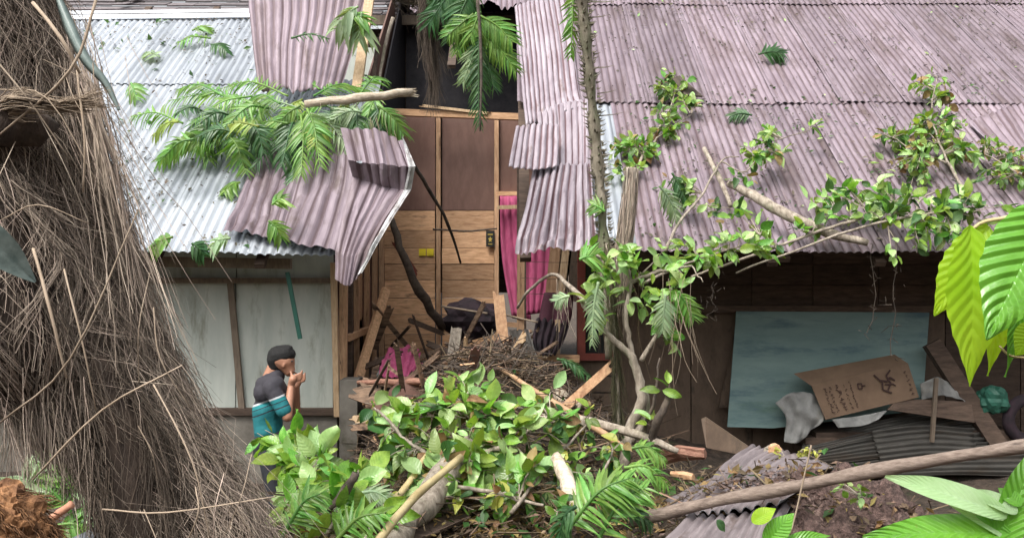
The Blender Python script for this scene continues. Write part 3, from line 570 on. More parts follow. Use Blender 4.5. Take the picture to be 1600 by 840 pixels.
sheet('lowest draped sheet with a frayed pale hem hanging over the pink curtain', [
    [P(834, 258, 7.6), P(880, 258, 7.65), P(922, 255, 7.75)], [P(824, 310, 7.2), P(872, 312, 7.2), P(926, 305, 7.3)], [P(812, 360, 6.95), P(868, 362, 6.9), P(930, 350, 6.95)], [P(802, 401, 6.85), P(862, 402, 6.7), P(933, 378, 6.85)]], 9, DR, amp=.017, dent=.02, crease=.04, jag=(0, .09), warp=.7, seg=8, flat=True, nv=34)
for (xa, w, s0, s1, lb) in ((.56, 7.5, 0, 2.75, 'bare silver sheet under the vines between the spiny trunk and the brown roof'),):
    pt = lambda x, s, off: Vector((x, 0, 0))+E_R+DS*s+NS*off
    sheet(lb, [[pt(xa, s0+.25, -.02), pt(xa+.57, s0+.1, .0)], [pt(xa, s1, -.02), pt(xa+.57, s1, -.012)]], w, [K['zinc'], K['zinc']], nv=14, dent=.008)
sheet('loose brown sheet with a bent lifted corner near the right edge of the roof', [[RR(1512, 190, .07), RR(1560, 168, .06), RR(1600, 160, .05)], [RR(1560, 240, .05), RR(1600, 225, .07), RR(1640, 220, .05)], [RR(1610, 300, .05), RR(1650, 290, .06), RR(1690, 290, .05)]], 9, RS, dent=.012, nv=16, jag=(.04, .04))
sheet('twisted piece of sheet lying on the debris inside the hole', [[P(795, 515, 7.9), P(825, 512, 7.9)], [P(810, 560, 7.3), P(838, 555, 7.3)], [P(825, 600, 6.9), P(848, 598, 6.9)]], 4, [K['old_sheet'], K['zinc']], nv=12)
# sheets on the mound at lower right
sheet('dirty corrugated sheet with a bright bent end lying on the soil mound', [
    [P(1045, 800, 4.25), P(1130, 800, 4.15), P(1225, 785, 4.1)], [P(1095, 762, 4.6), P(1165, 760, 4.5), P(1265, 755, 4.35)], [P(1135, 722, 4.95), P(1200, 722, 4.8), P(1270, 738, 4.6)], [P(1176, 690, 5.2), P(1235, 705, 5.0), P(1312, 728, 4.6)]], 10.5, [K['old_rust'], K['zinc']], amp=.014, dent=.015, nv=22, jag=(0, .05))
sheet('narrow sheet sticking out left of the mound with a curled end', [
    [P(1035, 782, 4.7), P(1075, 795, 4.5)], [P(1075, 762, 4.82), P(1100, 775, 4.65)], [P(1112, 746, 4.95), P(1126, 765, 4.8)]], 2.5, [K['old_rust'], K['zinc']], amp=.012, dent=.02, nv=10)
sheet('lowest dirty corrugated sheet under the long pole at the bottom edge', [
    [P(1000, 910, 3.6), P(1100, 915, 3.5), P(1190, 900, 3.5)], [P(1030, 850, 3.9), P(1130, 845, 3.85), P(1215, 835, 3.85)], [P(1080, 805, 4.2), P(1160, 800, 4.15), P(1240, 775, 4.3)]], 10, [K['old_rust'], K['zinc']], amp=.014, dent=.015, nv=20, jag=(0, .05))

# ---------------------------------------------------------------- things under the right roof
def slab(name, pts, t, m, label, cat, parent=None):
    o = poly_wall(name, pts, m, parent, t)
    return tag(o, label, cat) if label else o
slab('painted_board', [P(1136, 666, 8.2), P(1208, 668, 8.2), P(1440, 640, 8.2), P(1451, 488, 8.42), P(1150, 486, 8.42)], .015, K['blue'], 'large faded blue green painted board leaning on the dark wall', 'board')
slab('plywood_offcut', [P(1122, 636, 8.4), P(1136, 636, 8.4), P(1232, 486, 8.45), P(1160, 478, 8.46)], .012, K['dim_ply'], 'brown plywood sheet showing behind the blue green board', 'board')
slab('leaning_board', [P(1098, 655, 7.3), P(1106, 700, 7.1), P(1180, 715, 6.6), P(1184, 706, 6.6), P(1105, 652, 7.3)], .02, K['dim_ply'], 'brown board lying tilted left of the sacks with a pale cut edge', 'board')
# stacked old sheets
stk = [([P(1255, 690, 8.02), P(1530, 630, 8.13)], [P(1250, 712, 7.88), P(1545, 655, 7.96)]), ([P(1262, 700, 7.93), P(1535, 660, 8.02)], [P(1262, 728, 7.79), P(1545, 705, 7.82)]), ([P(1362, 672, 7.92), P(1520, 668, 7.93)], [P(1375, 722, 7.76), P(1528, 715, 7.76)]), ([P(1300, 725, 7.85), P(1600, 690, 7.88)], [P(1300, 750, 7.71), P(1620, 745, 7.68)])]
sl_ = ['topmost old grey corrugated sheet of the stack under the roof', 'old grey corrugated sheet lying beneath the topmost of its stack', 'smaller paler grey sheet laid slanting on the front of the stack', 'lowest grey corrugated sheet at the front of the stack']
for (a, c), lb in zip(stk, sl_):
    C = [[a[0], c[0]], [a[0].lerp(a[1], .5)+Vector((0, 0, .04)), c[0].lerp(c[1], .5)+Vector((0, 0, .03))], [a[1], c[1]]]
    C = [[r[k] for r in C] for k in range(2)]; C = [[C[0][0], C[1][0]], [C[0][1], C[1][1]], [C[0][2], C[1][2]]]
    sheet(lb, C, 6, [K['old_sheet'], K['old_sheet']], amp=.022, dent=.015, nv=16)
# low block of stacked boards under them
tb = thing('board_stack', 'dark stack of boards carrying the old corrugated sheets', 'boards', P(1400, 720, 8.07))
for k in range(9):
    b = B(); z = .36+k*.05; b.plank((3.0+random.uniform(-.1, .1), 8.2+.02*random.random(), z-.02), (4.95+random.uniform(-.1, .1), 8.2, z+.01), .06, .5, (0, -1, 0)); b.obj('board', K['dark_wood'], tb)
b = B(); cd = [P(1240, 583, 8.04), P(1395, 553, 8.07), P(1437, 572, 7.97), P(1432, 622, 7.88), P(1290, 655, 7.85), P(1262, 600, 7.97)]
bx = thing('cardboard_box', 'flattened brown cardboard box with dark printing lying on the stack', 'box', P(1340, 620, 7.90))
def cbp(u, v, off=0.0):
    """u 0..1 left to right, v 0 bottom to 1 top on the printed face"""
    a = P(1290, 655, 7.85).lerp(P(1436, 620, 7.85), u); c = P(1268, 602, 7.95).lerp(P(1420, 566, 7.95), u)
    return a.lerp(c, v)+Vector((0, -1, .5)).normalized()*off
def quadgrid(fn, n, m, t, nm, mt, parent):
    b = B(); vs_ = [fn(i/n, j/m, 0) for j in range(m+1) for i in range(n+1)]+[fn(i/n, j/m, -t) for j in range(m+1) for i in range(n+1)]; N = (n+1)*(m+1)
    fs = []
    for j in range(m):
        for i in range(n):
            a = j*(n+1)+i; fs += [(a, a+1, a+n+2, a+n+1), (a+N+n+1, a+N+n+2, a+N+1, a+N)]
    for i in range(n): fs += [(i+1, i, i+N, i+N+1), (m*(n+1)+i, m*(n+1)+i+1, m*(n+1)+i+N+1, m*(n+1)+i+N)]
    for j in range(m): a = j*(n+1); c = a+n; fs += [(a, a+n+1, a+n+1+N, a+N), (c+n+1, c, c+N, c+n+1+N)]
    b.add(vs_, fs); return b.obj(nm, mt, parent)
quadgrid(lambda u, v, o: cbp(u, v, o+.02*math.sin(u*5)*v), 10, 6, .008, 'printed_side', K['card'], bx)
quadgrid(lambda u, v, o: cbp(u, 1, o+.02*math.sin(u*5)).lerp(P(1240, 583, 8.07).lerp(P(1398, 553, 8.10), u)+Vector((0, 0, 0)), v)+Vector((0, .003*v, -.002)), 10, 3, .006, 'folded_flap', K['card'], bx)
def mark(pts2, w=.010):
    b = B()
    for a, c in zip(pts2[:-1], pts2[1:]):
        p, q = cbp(*a, .014+.02*math.sin(a[0]*5)*a[1]), cbp(*c, .014+.02*math.sin(c[0]*5)*c[1]); b.plank(p, q, w, .002, (0, -1, .5))
    b.obj('print_mark', K['ink'], bx)
mark([(.80, .92), (.74, .78), (.76, .55), (.71, .38)], .016); mark([(.62, .88), (.68, .62), (.66, .42), (.74, .28)], .016); mark([(.66, .7), (.73, .62), (.77, .72), (.81, .60)], .018); mark([(.70, .55), (.78, .52), (.80, .45)], .012)
mark([(.43, .74), (.42, .60), (.46, .58), (.47, .72), (.43, .74)], .012); mark([(.46, .66), (.50, .64)], .012)
for c_, n_, h_ in ((.08, 9, .05), (.13, 8, .045), (.20, 11, .07), (.28, 6, .04), (.34, 10, .035), (.92, 6, .05)):
    b = B()
    for i in range(n_):                       # rows of small upright print, too small to read in the photo
        v = .12+.76*i/n_; u = c_+random.uniform(-.004, .004)
        for q in range(2):
            a = (u+random.uniform(0, h_*.4), v+q*.03); c2 = (a[0]+random.uniform(.1, .5)*h_, v+q*.03+random.uniform(-.02, .02))
            b.plank(cbp(*a, .013+.02*math.sin(a[0]*5)*a[1]), cbp(*c2, .013+.02*math.sin(c2[0]*5)*c2[1]), .006, .002, (0, -1, .5))
    o = b.obj('print_line', K['ink'], bx); o['kind'] = 'stuff'
cloth('sack', [[P(1212, 628, 8.02), P(1240, 612, 8.02), P(1285, 618, 7.99)], [P(1228, 652, 7.96), P(1255, 648, 7.93), P(1288, 652, 7.90)], [P(1225, 690, 7.88), P(1250, 690, 7.86), P(1270, 672, 7.88)]], 3, .015, K['sack'], 'dirty white plastic sack draped left of the cardboard box', 'sack', dent=.08)
cloth('paper_sheet', [[P(1300, 655, 7.86), P(1350, 648, 7.86), P(1388, 640, 7.86)], [P(1310, 668, 7.83), P(1350, 664, 7.83), P(1372, 655, 7.84)]], 2, .01, K['sack'], 'scrap of white sheet under the cardboard box', 'sheet', dent=.02)
cloth('sack', [[P(1436, 600, 8.02), P(1470, 590, 8.02), P(1500, 612, 8.02)], [P(1440, 625, 7.96), P(1480, 615, 7.93), P(1512, 632, 7.96)]], 3, .015, K['sack'], 'pale sack lying right of the cardboard box behind the stick', 'sack', dent=.06)
lump('green_sack', P(1550, 625, 7.96), (.14, .12, .13), K['green_plastic'], 'green plastic bag at the foot of the diagonal beam', 'bag', 4)
slab('dark_board', [P(1385, 640, 7.86), P(1520, 660, 7.85), P(1515, 628, 7.90), P(1400, 622, 7.90)], .03, K['dark_wood'], 'dark board behind the upright stick on the stack', 'board')
b = B(); b.plank(P(1463, 590, 7.82), P(1456, 690, 7.82), .035, .03); tag(b.obj('stick', K['batten']), 'thin upright stick standing against the stack of sheets', 'stick')
b = B(); b.plank(P(1455, 535, 8.13), P(1565, 705, 7.88), .16, .10); tag(b.obj('beam', K['dark_wood']), 'thick dark beam leaning diagonally right of the sacks', 'beam')
ty = thing('tyre', 'old tyre half hidden at the far right under the roof', 'tyre', P(1607, 655, 7.93))
b = B(); c = P(1607, 655, 7.93); b.tube([c+Vector((.2*math.cos(a), 0, .2*math.sin(a))) for a in [i*math.pi/12 for i in range(25)]], .06, 8, False); b.obj('tread', K['black_cloth'], ty, True)
# rusty things at the left of the mound
b = B(); b.tube([P(1030, 712, 5.6), P(1060, 706, 5.5), P(1102, 708, 5.4)], [.05, .055, .03], 8, rough=.3); tag(b.obj('broken_log', K['red_wood']), 'red split end of a broken log beside the leaning board', 'log')
b = B(); b.tube([P(1048, 740, 5.0), P(1070, 742, 4.95), P(1084, 744, 4.9)], [.015, .03, .02], 6, rough=.3); tag(b.obj('wood_chip', K['orange_wood']), 'small bright orange chip of fresh wood', 'wood chip')
st = thing('sawn_log', 'sawn log end with a bright orange cut face at the top of the mound', 'log', P(1190, 715, 5.0))
b = B(); b.tube([P(1185, 735, 5.3), P(1200, 712, 5.1), P(1211, 703, 4.98)], [.06, .055, .045], 10, rough=.1); b.obj('trunk', K['bark'], st)
b = B(); a = P(1211, 703, 4.975); b.tube([a, a+Vector((.002, -.02, .004))], [.043, .036], 10, rough=.12); b.obj('cut_face', K['orange_wood'], st)
b = B(); b.tube(cr([P(985, 815, 4.2), P(1120, 782, 4.1), P(1250, 758, 4.0), P(1400, 728, 3.9), P(1640, 690, 3.8)], 5), [.032+.004*math.sin(i) for i in range(21)], 10, rough=.08); tag(b.obj('pole', K['pole'], None, True), 'long weathered round pole lying across the soil mound', 'pole')
# ---------------------------------------------------------------- poles, branches and broken timber
def stick(name, pts, rad, m, label, cat='branch', n=7, rough=.12, k=4, group=None):
    b = B(); q = cr(pts, k) if len(pts) > 2 else [Vector(pts[0]).lerp(Vector(pts[1]), i/6) for i in range(7)]
    if hasattr(rad, '__len__'): r = list(np.interp(np.linspace(0, 1, len(q)), np.linspace(0, 1, len(rad)), rad))
    else: r = [rad]*len(q)
    q = [p+Vector((nz(p*9), nz(p*9+Vector((5, 0, 0))), nz(p*9+Vector((0, 9, 0)))))*r[i]*.5 for i, p in enumerate(q)]
    b.tube(q, r, n, rough=rough); return tag(b.obj(name, K[m], None, True), label, cat, group)
stick('log', [P(478, 162, 7.15), P(560, 153, 7.1), P(643, 144, 7.2)], [.034, .042, .036], 'peeled', 'peeled pale log lying on the palm fronds above the silver roof', 'log', 9, .15)
lg = bpy.data.objects['log']; b = B(); e_ = P(640, 144.5, 7.19)
for k in range(16):
    a = e_+Vector((random.uniform(-.03, .01), random.uniform(-.02, .02), random.uniform(-.03, .03))); b.tube([a, a+Vector((random.uniform(.02, .09), random.uniform(-.02, .02), random.uniform(-.03, .02)))], [.008, .001], 4)
for k in range(12):
    a = P(random.uniform(500, 620), 158, 7.1); b.tube([a, a+Vector((random.uniform(-.01, .01), 0, -random.uniform(.03, .1)))], [.003, .001], 3)
b.obj('splinters', K['peeled'], lg)['kind'] = 'stuff'
stick('branch', [P(608, 328, 7.9), P(625, 385, 7.9), P(655, 455, 8.1), P(691, 512, 8.5)], [.025, .04, .05, .045], 'dark_bark', 'dark mossy branch leaning inside the hole against the planks')
stick('branch', [P(612, 196, 7.6), P(640, 245, 7.8), P(668, 292, 8.1), P(700, 350, 8.4), P(720, 410, 8.7)], [.022, .02, .018, .012], 'dark_bark', 'thin dark branch hanging in front of the plywood, slanting to the right')
stick('branch', [P(614, 28, 9.3), P(600, 80, 9.2), P(592, 135, 9.0)], [.022, .02, .016], 'bark', 'thin bent branch hanging in the dark attic')
stick('stick', [P(676, 358, 9.3), P(725, 361, 9.3), P(777, 357, 9.3)], [.010, .013, .008], 'dark_bark', 'thin dark stick caught level across the upper planks', 'stick')
stick('stick', [P(690, 478, 8.7), P(740, 486, 8.6), P(762, 489, 8.5)], .012, 'stalk', 'thin white stick above the heap of black cloth', 'stick')
stick('stick', [P(790, 492, 8.2), P(840, 503, 8.1)], .010, 'stalk', 'short white stick right of the heap of black cloth', 'stick')
stick('branch', [P(808, 480, 7.2), P(826, 455, 7.0), P(862, 428, 6.8), P(888, 446, 6.5), P(920, 474, 6.1)], [.012, .014, .014, .02, .022], 'bark', 'thin arching branch crossing in front of the pale wall boards')
b = B(); b.plank(P(700, 612, 7.1), P(713, 518, 7.5), .10, .09, (0, -1, 0), jag=.03); tag(b.obj('post', K['bark']), 'grey weathered post leaning upright in the debris', 'post')
b = B(); b.plank(P(786, 530, 7.9), P(779, 462, 8.1), .11, .03, (0, -1, 0), jag=.06); tag(b.obj('plank', K['orange_wood']), 'splintered orange plank standing beside the black cloth', 'plank')
stick('cane', [P(779, 573, 6.3), P(860, 625, 5.9), P(930, 668, 5.6), P(976, 700, 5.4)], [.016, .022, .024, .026], 'bamboo', 'long orange cane sloping down right across the debris', 'pole', 9, .05)
b = B(); b.plank(P(886, 633, 6.2), P(952, 574, 6.3), .07, .025, (0, -1, .4), jag=.06); tag(b.obj('plank', K['orange_wood']), 'broken orange brown plank leaning up toward the small tree', 'plank')
stick('log', [P(598, 870, 3.9), P(655, 790, 4.4), P(735, 700, 4.9)], [.07, .085, .08], 'bark', 'grey bark log rising diagonally under the yellowish branch', 'log', 12, .1)
stick('branch', [P(585, 850, 3.7), P(650, 775, 4.1), P(722, 714, 4.5)], [.02, .024, .02], 'cane', 'long straight yellowish branch resting on the grey log')
stick('branch', [P(545, 828, 4.2), P(600, 795, 4.4), P(648, 740, 4.7), P(690, 672, 5.1)], [.02, .022, .02, .014], 'cane', 'yellowish bent branch left of the grey log')
stick('log', [P(868, 712, 4.6), P(884, 745, 4.45), P(902, 792, 4.3)], [.03, .045, .055], 'peeled', 'short pale split log upright in the leaves', 'log', 9, .2)
stick('branch', [P(512, 800, 4.3), P(535, 770, 4.3), P(557, 738, 4.3)], [.012, .03, .02], 'dark_bark', 'short dark broken stump left of the yellowish branches', 'branch', 7, .3)
b = B(); b.plank(P(640, 840, 4.2), P(720, 805, 4.6), .10, .02, (0, -.3, 1), jag=.04); b.plank
tag(b.obj('plank', K['dark_wood']), 'dark plank lying flat below the leafy bush', 'plank')
stick('branch', [P(790, 660, 5.9), P(900, 655, 5.7), P(1000, 680, 5.5), P(1060, 705, 5.4)], [.03, .035, .03, .02], 'bark', 'grey branch lying behind the orange cane')
stick('branch', [P(560, 596, 7.0), P(640, 596, 6.7), P(720, 590, 6.6), P(800, 572, 6.7)], [.02, .03, .028, .015], 'red_wood', 'long splintered reddish branch lying across the debris')
pn = ['wood_v', 'wood', 'pale_wood', 'dark_wood', 'wood_v', 'red_wood']
spl = [((575, 640), (590, 560), .06, 'wood_v', 'brown splintered board standing at the left of the debris'), ((596, 650), (640, 560), .10, 'wood_v', 'wide brown board leaning right in the debris'),
       ((555, 655), (610, 655), .07, 'pale_wood', 'pale board lying level beside the concrete pier'), ((552, 668), (600, 664), .05, 'wood', 'lower brown board lying beside the concrete pier'),
       ((570, 628), (582, 590), .03, 'pale_wood', 'small pale slat left of the wide brown board'), ((585, 634), (596, 598), .035, 'wood', 'small brown slat left of the wide brown board'),
       ((592, 585), (608, 553), .035, 'white', 'white painted slat beside the pink cloth'), ((560, 590), (650, 612), .045, 'wood', 'long brown batten crossing below the pink cloth'),
       ((632, 608), (655, 568), .05, 'wood_v', 'short brown board right of the pink cloth'), ((618, 380), (648, 425), .06, 'red_paint', 'red painted board fragment stuck on the leaning branch'),
       ((640, 500), (690, 520), .05, 'dark_wood', 'dark batten behind the grey post'), ((650, 560), (690, 545), .04, 'wood', 'brown slat left of the grey post'),
       ((700, 588), (790, 575), .03, 'pale_wood', 'pale thin slat near the top of the orange cane'), ((720, 600), (830, 590), .025, 'pale_wood', 'pale thin slat under the top of the orange cane'),
       ((850, 590), (905, 640), .04, 'dark_wood', 'dark slat leaning under the window boards'), ((800, 560), (850, 610), .035, 'dark_wood', 'dark slat beside the twisted sheet')]
for (a, c, w, m_, lb) in spl:
    ya = 8.6-(a[1]-500)*.0115 if a[1] > 500 else 8.0; yc = 8.6-(c[1]-500)*.0115+.1 if c[1] > 500 else 8.1
    b = B(); b.plank(P(*a, ya), P(*c, yc), w, .018, (random.uniform(-.3, .3), -1, random.uniform(0, .6)), jag=.06)
    tag(b.obj('board', K['white_ply'] if m_ == 'white' else K[{'wood': 'debris_wood', 'wood_v': 'debris_wood'}.get(m_, m_)]), lb, 'board', 'broken boards in the debris')
WN = {'debris_wood': 'muddy', 'wood': 'brown', 'pale_wood': 'pale', 'dark_wood': 'dark', 'wood_v': 'tan', 'orange_wood': 'orange', 'ply': 'red brown'}
rows = [(535, 8.3, 'far inside the hole'), (560, 7.7, 'in the middle of the debris'), (585, 7.1, 'below the grey post'), (610, 6.6, 'just above the leafy bush')]
for ri, (py, Yr, wh) in enumerate(rows):
    for k in range(9):
        x = 575+k*31+random.uniform(-10, 10); an = random.choice((random.gauss(.2, .35), random.gauss(1.2, .4), random.gauss(-.5, .3))); l = random.uniform(25, 75); mk = random.choice(('debris_wood', 'pale_wood', 'dark_wood', 'debris_wood', 'dark_wood', 'ply', 'debris_wood'))
        a, c = P(x, py+random.uniform(-8, 14), Yr), P(x+l*math.cos(an), py-l*math.sin(an), Yr-.25)
        b = B(); b.plank(a, c, random.uniform(.02, .075), .015, (random.uniform(-.5, .5), -1, random.uniform(0, 1)), jag=.07)
        tag(b.obj('board', K[mk]), WN[mk]+' splintered board piece '+wh+', '+['leftmost', 'second', 'third', 'fourth', 'fifth', 'sixth', 'seventh', 'eighth', 'ninth'][k]+' from the left' if k else WN[mk]+' splintered board piece '+wh+', the leftmost there', 'board', 'broken boards in the debris')
b = B(); b.plank(P(600, 660, 6.6), P(648, 612, 6.7), .32, .02, (.2, -1, .2), jag=.12); tag(b.obj('board', K['ply']), 'big torn dark brown panel standing in the debris left of the bush', 'board')
b = B(); b.plank(P(562, 612, 6.9), P(640, 640, 6.7), .16, .018, (.1, -1, .5), jag=.08); tag(b.obj('board', K['debris_wood']), 'brown torn panel lying behind the standing dark one', 'board')
cloth('bark_sheet', [[P(862, 612, 6.5), P(905, 612, 6.5)], [P(866, 628, 6.3), P(908, 632, 6.3)], [P(876, 640, 6.3), P(902, 642, 6.3)]], 1, .05, K['peeled'], 'pale curled sheet lying where the broken plank starts', 'bark')

# ---------------------------------------------------------------- debris litter (uncountable)
def bars(name, p, d, L, w, m, parent=None, seg=1, kind='stuff'):
    """many thin flat splinters / fibres: p centres (n,3), d unit directions (n,3), L lengths, w widths"""
    n = len(p); r = rng.normal(size=(n, 3)); q = np.cross(d, r); q /= np.linalg.norm(q, axis=1, keepdims=True); q2 = np.cross(d, q)
    a = p-d*L[:, None]/2; c = p+d*L[:, None]/2; V = []
    for e in (a, c):
        for k in range(3): an = 2*math.pi*k/3; V.append(e+(q*math.cos(an)+q2*math.sin(an))*w[:, None])
    V = np.stack(V, 1).reshape(-1, 3); i = (np.arange(n)*6)[:, None]
    F = np.concatenate([i+np.array([0, 1, 4, 3]), i+np.array([1, 2, 5, 4]), i+np.array([2, 0, 3, 5])]); me = npmesh(name, V, F, None, False)
    o = mobj(name, me, m, parent)
    if kind: o['kind'] = kind
    return o
def scatter_xy(n, cx, cy, sx, sy):
    return cx+rng.normal(size=n)*sx, cy+rng.normal(size=n)*sy
def ground_bars(name, n, cx, cy, sx, sy, L0, L1, w0, w1, m, flat=.35, lift=.06, label=None, ymax=9.4):
    x, y = scatter_xy(n, cx, cy, sx, sy); k = (y < ymax) & (x > -1.5+.0*y); x, y = x[k], y[k]; n = len(x)
    z = np.array([gzn(a, c) for a, c in zip(x, y)])+rng.random(n)**2*lift; d = rng.normal(size=(n, 3)); d[:, 2] *= flat; d /= np.linalg.norm(d, axis=1, keepdims=True)
    o = bars(name, np.stack([x, y, z], 1), d, rng.uniform(L0, L1, n), rng.uniform(w0, w1, n), m); tag(o, label, 'debris', kind='stuff'); return o
ground_bars('twigs', 4200, -.2, 6.7, .75, 1.3, .05, .4, .0015, .006, K['litter'], .4, .25, 'brown twigs and splinters heaped over the debris mound')
ground_bars('wet_twigs', 1800, -.3, 7.3, .6, .8, .05, .45, .002, .007, K['dark_bark'], .4, .3, 'dark wet twigs piled inside the broken opening')
ground_bars('pale_twigs', 220, -.2, 6.8, .8, 1.2, .06, .35, .0015, .004, K['stalk'], .45, .25, 'pale dry stalks scattered over the debris mound')
ground_bars('splinters', 110, -.8, 7.0, .4, .6, .06, .3, .004, .014, K['wood'], .5, .25, 'brown wood splinters scattered at the left of the debris')
ground_bars('dark_twigs', 1500, .1, 4.8, .8, .7, .03, .25, .001, .004, K['litter'], .4, .15, 'dry fibres and twigs over the soil below the bush')
ground_bars('right_twigs', 500, 1.6, 6.0, .9, .6, .05, .4, .002, .006, K['litter'], .4, .12, 'dark twigs on the ground behind the mound')
def leafy(n, cx, cy, sx, sy, s0, s1, name, m, label, zf=gzn, lift=.02):
    x, y = scatter_xy(n, cx, cy, sx, sy); z = np.array([zf(a, c) for a, c in zip(x, y)])+lift*rng.random(n)+.004
    return quads(name, np.stack([x, y, z], 1), rng.uniform(s0, s1, n), m, label)
def quads(name, p, s, m, label, nrm=(0, 0, 1), tilt=.5):
    n = len(p); N = np.array(nrm, float)[None]+rng.normal(size=(n, 3))*tilt; N /= np.linalg.norm(N, axis=1, keepdims=True)
    a = np.cross(N, rng.normal(size=(n, 3))); a /= np.linalg.norm(a, axis=1, keepdims=True); c = np.cross(N, a)*rng.uniform(.25, .6, n)[:, None]
    s = s[:, None]; V = np.stack([p-a*s, p-c*s+N*s*.15, p+a*s, p+c*s+N*s*.15], 1).reshape(-1, 3); i = (np.arange(n)*4)[:, None]
    o = mobj(name, npmesh(name, V, i+np.arange(4), None, False), m); return tag(o, label, 'litter', kind='stuff')
leafy(9000, 2.0, 4.3, .7, .5, .006, .026, 'soil_crumbs', K['soil_clod'], 'crumbs of red brown soil over the mound', lift=.05)
leafy(700, 2.3, 4.2, .5, .4, .012, .05, 'mound_leaves', K['leaf_brown'], 'wilted leaves and scraps on the red brown soil', lift=.12)
leafy(1200, 2.4, 4.2, .6, .4, .012, .04, 'mound_rubble', K['litter'], 'brown rubble and bark scraps on the red brown soil', lift=.12)
leafy(1500, .2, 4.7, .8, .6, .012, .05, 'fallen_leaves', K['leaf_brown'], 'wilted leaves on the soil below the bush', lift=.12)
leafy(500, .2, 5.0, .9, .8, .015, .06, 'green_leaf_bits', K['leaf_dark'], 'torn green leaf bits over the debris', lift=.2)
leafy(2500, 0, 6.5, .9, 1.5, .01, .045, 'dead_leaves', K['litter'], 'dead leaves over the debris mound', lift=.2)
# soil mound: a lumpy cap of red brown earth
def mound(name, cx, cy, sx, sy, h, m, label):
    xs_ = np.linspace(-1, 1, 90); Vv = []; 
    for v in xs_:
        for u in xs_:
            x, y = cx+u*sx, cy+v*sy; r2 = u*u+v*v; k = max(0, 1-r2)
            Vv.append((x, y, gzn(x, y)-.06+h*k**.7+(.10*nz((x*4, y*4, 1))+.09*nz((x*11, y*11, 2))+.045*nz((x*25, y*25, 3))+.02*nz((x*50, y*50, 4)))*min(1, k*4)))
    i = (np.arange(89)[:, None]*90+np.arange(89)[None]).ravel()
    return tag(mobj(name, npmesh(name, np.array(Vv), np.stack([i, i+1, i+91, i+90], 1)), m), label, 'soil', kind='stuff')
mound('soil_heap', 2.15, 4.4, .85, .6, .14, K['soil_red'], 'heap of wet red brown soil around the fallen sheets')
mound('soil_heap', 1.7, 3.75, .9, .5, .14, K['soil_red'], 'red brown soil at the bottom of the mound in front of the pole')

# litter on the roofs
def roof_litter(n, e, x0, x1, s1, name, m, label, s0=.05, a=.008, c=.03, pw=1.0):
    x = rng.uniform(x0, x1, n*3); s = s0+(s1-s0)*rng.random(n*3)**pw; w_ = np.array([max(.05, .5+1.3*nz((a_*1.1, b_*1.1, 4))+.6*nz((a_*3, b_*3, 9))) for a_, b_ in zip(x, s)]); k_ = rng.random(n*3) < w_*.62; x = x[k_][:n]; s = s[k_][:n]; n = len(x); p = np.stack([x, e.y+.755*s, e.z+.656*s], 1)+np.array(NS)[None]*(.03+.008*rng.random(n))[:, None]
    return quads(name, p, rng.uniform(a, c, n)*rng.choice([.5, 1, 1.4], n), m, label, tuple(NS), .35)
roof_litter(8500, E_R, 1.15, 8.5, 8.0, 'roof_debris', K['roof_litter'], 'dark crumbs and bits of leaf strewn over the brown roof', a=.004, c=.024)
roof_litter(450, E_R, 1.15, 7.5, 3.0, 'roof_leaf_bits', K['leaf_dark'], 'green leaf bits strewn over the lower brown roof', a=.01, c=.035)
roof_litter(160, E_R, .2, 8.5, 8.0, 'roof_pale_leaves', K['leaf_pale'], 'pale fallen leaves strewn over the brown roof', a=.012, c=.035)
roof_litter(3600, E_L, -6.5, -1.6, 4.5, 'silver_roof_debris', K['roof_litter'], 'dark crumbs and bits of leaf strewn over the silver roof', a=.004, c=.022)
roof_litter(330, E_L, -6.5, -1.6, 4.5, 'silver_roof_leaf_bits', K['leaf_dark'], 'green leaf bits strewn over the silver roof', a=.01, c=.045)

# ---------------------------------------------------------------- leaves
def leaf_mesh(name, m, w=.42, fold=.25, droop=.25, nl=7, nw=4, wavy=0.0, tip=1.0, curl=0.0):
    V = []; UV = []
    for i in range(nl+1):
        t = i/nl; hw = .5*w*(math.sin(math.pi*min(1, t**.85))**.75)*(1 if t < .6 else 1-.35*((t-.6)/.4)**2)+.004
        for j in range(nw+1):
            u = j/nw*2-1; x = u*hw; z = fold*abs(x)-droop*t*t+wavy*math.sin(t*19+u*2)*abs(u)**2+curl*u*t*.2
            V.append((x, t, z)); UV.append((.5+u*.5, t))
    i = (np.arange(nl)[:, None]*(nw+1)+np.arange(nw)[None]).ravel(); F = np.stack([i, i+1, i+nw+2, i+nw+1], 1)
    me = npmesh(name, np.array(V), F, np.array(UV)); me.materials.append(m); return me
LV = {}
for mk in ('leaf', 'leaf_pale', 'leaf_dark', 'leaf_yellow', 'leaf_brown'):
    LV[mk] = [leaf_mesh('leaf_'+mk+str(i), K[mk], random.uniform(.40, .66), random.uniform(.05, .6), random.uniform(-.2, .6), curl=random.uniform(-.8, .8), wavy=random.uniform(0, .02)) for i in range(9)]
def orient(d, n):
    y = Vector(d).normalized(); z = Vector(n); z = z-y*z.dot(y); z = z.normalized() if z.length > 1e-5 else y.orthogonal(); x = y.cross(z)
    return Matrix((x, y, z)).transposed()
def rv(s=1.0): return Vector((random.gauss(0, s), random.gauss(0, s), random.gauss(0, s)))
def put_leaf(me, p, d, n, s, parent, name='leaf'):
    o = bpy.data.objects.new(name, me); COL.objects.link(o); o.parent = parent
    o.matrix_parent_inverse = Matrix.Translation(parent.location).inverted() if parent.location.length else Matrix()
    o.matrix_basis = Matrix.Translation(p) @ orient(d, n).to_4x4() @ Matrix.Diagonal((s, s, s, 1)); return o
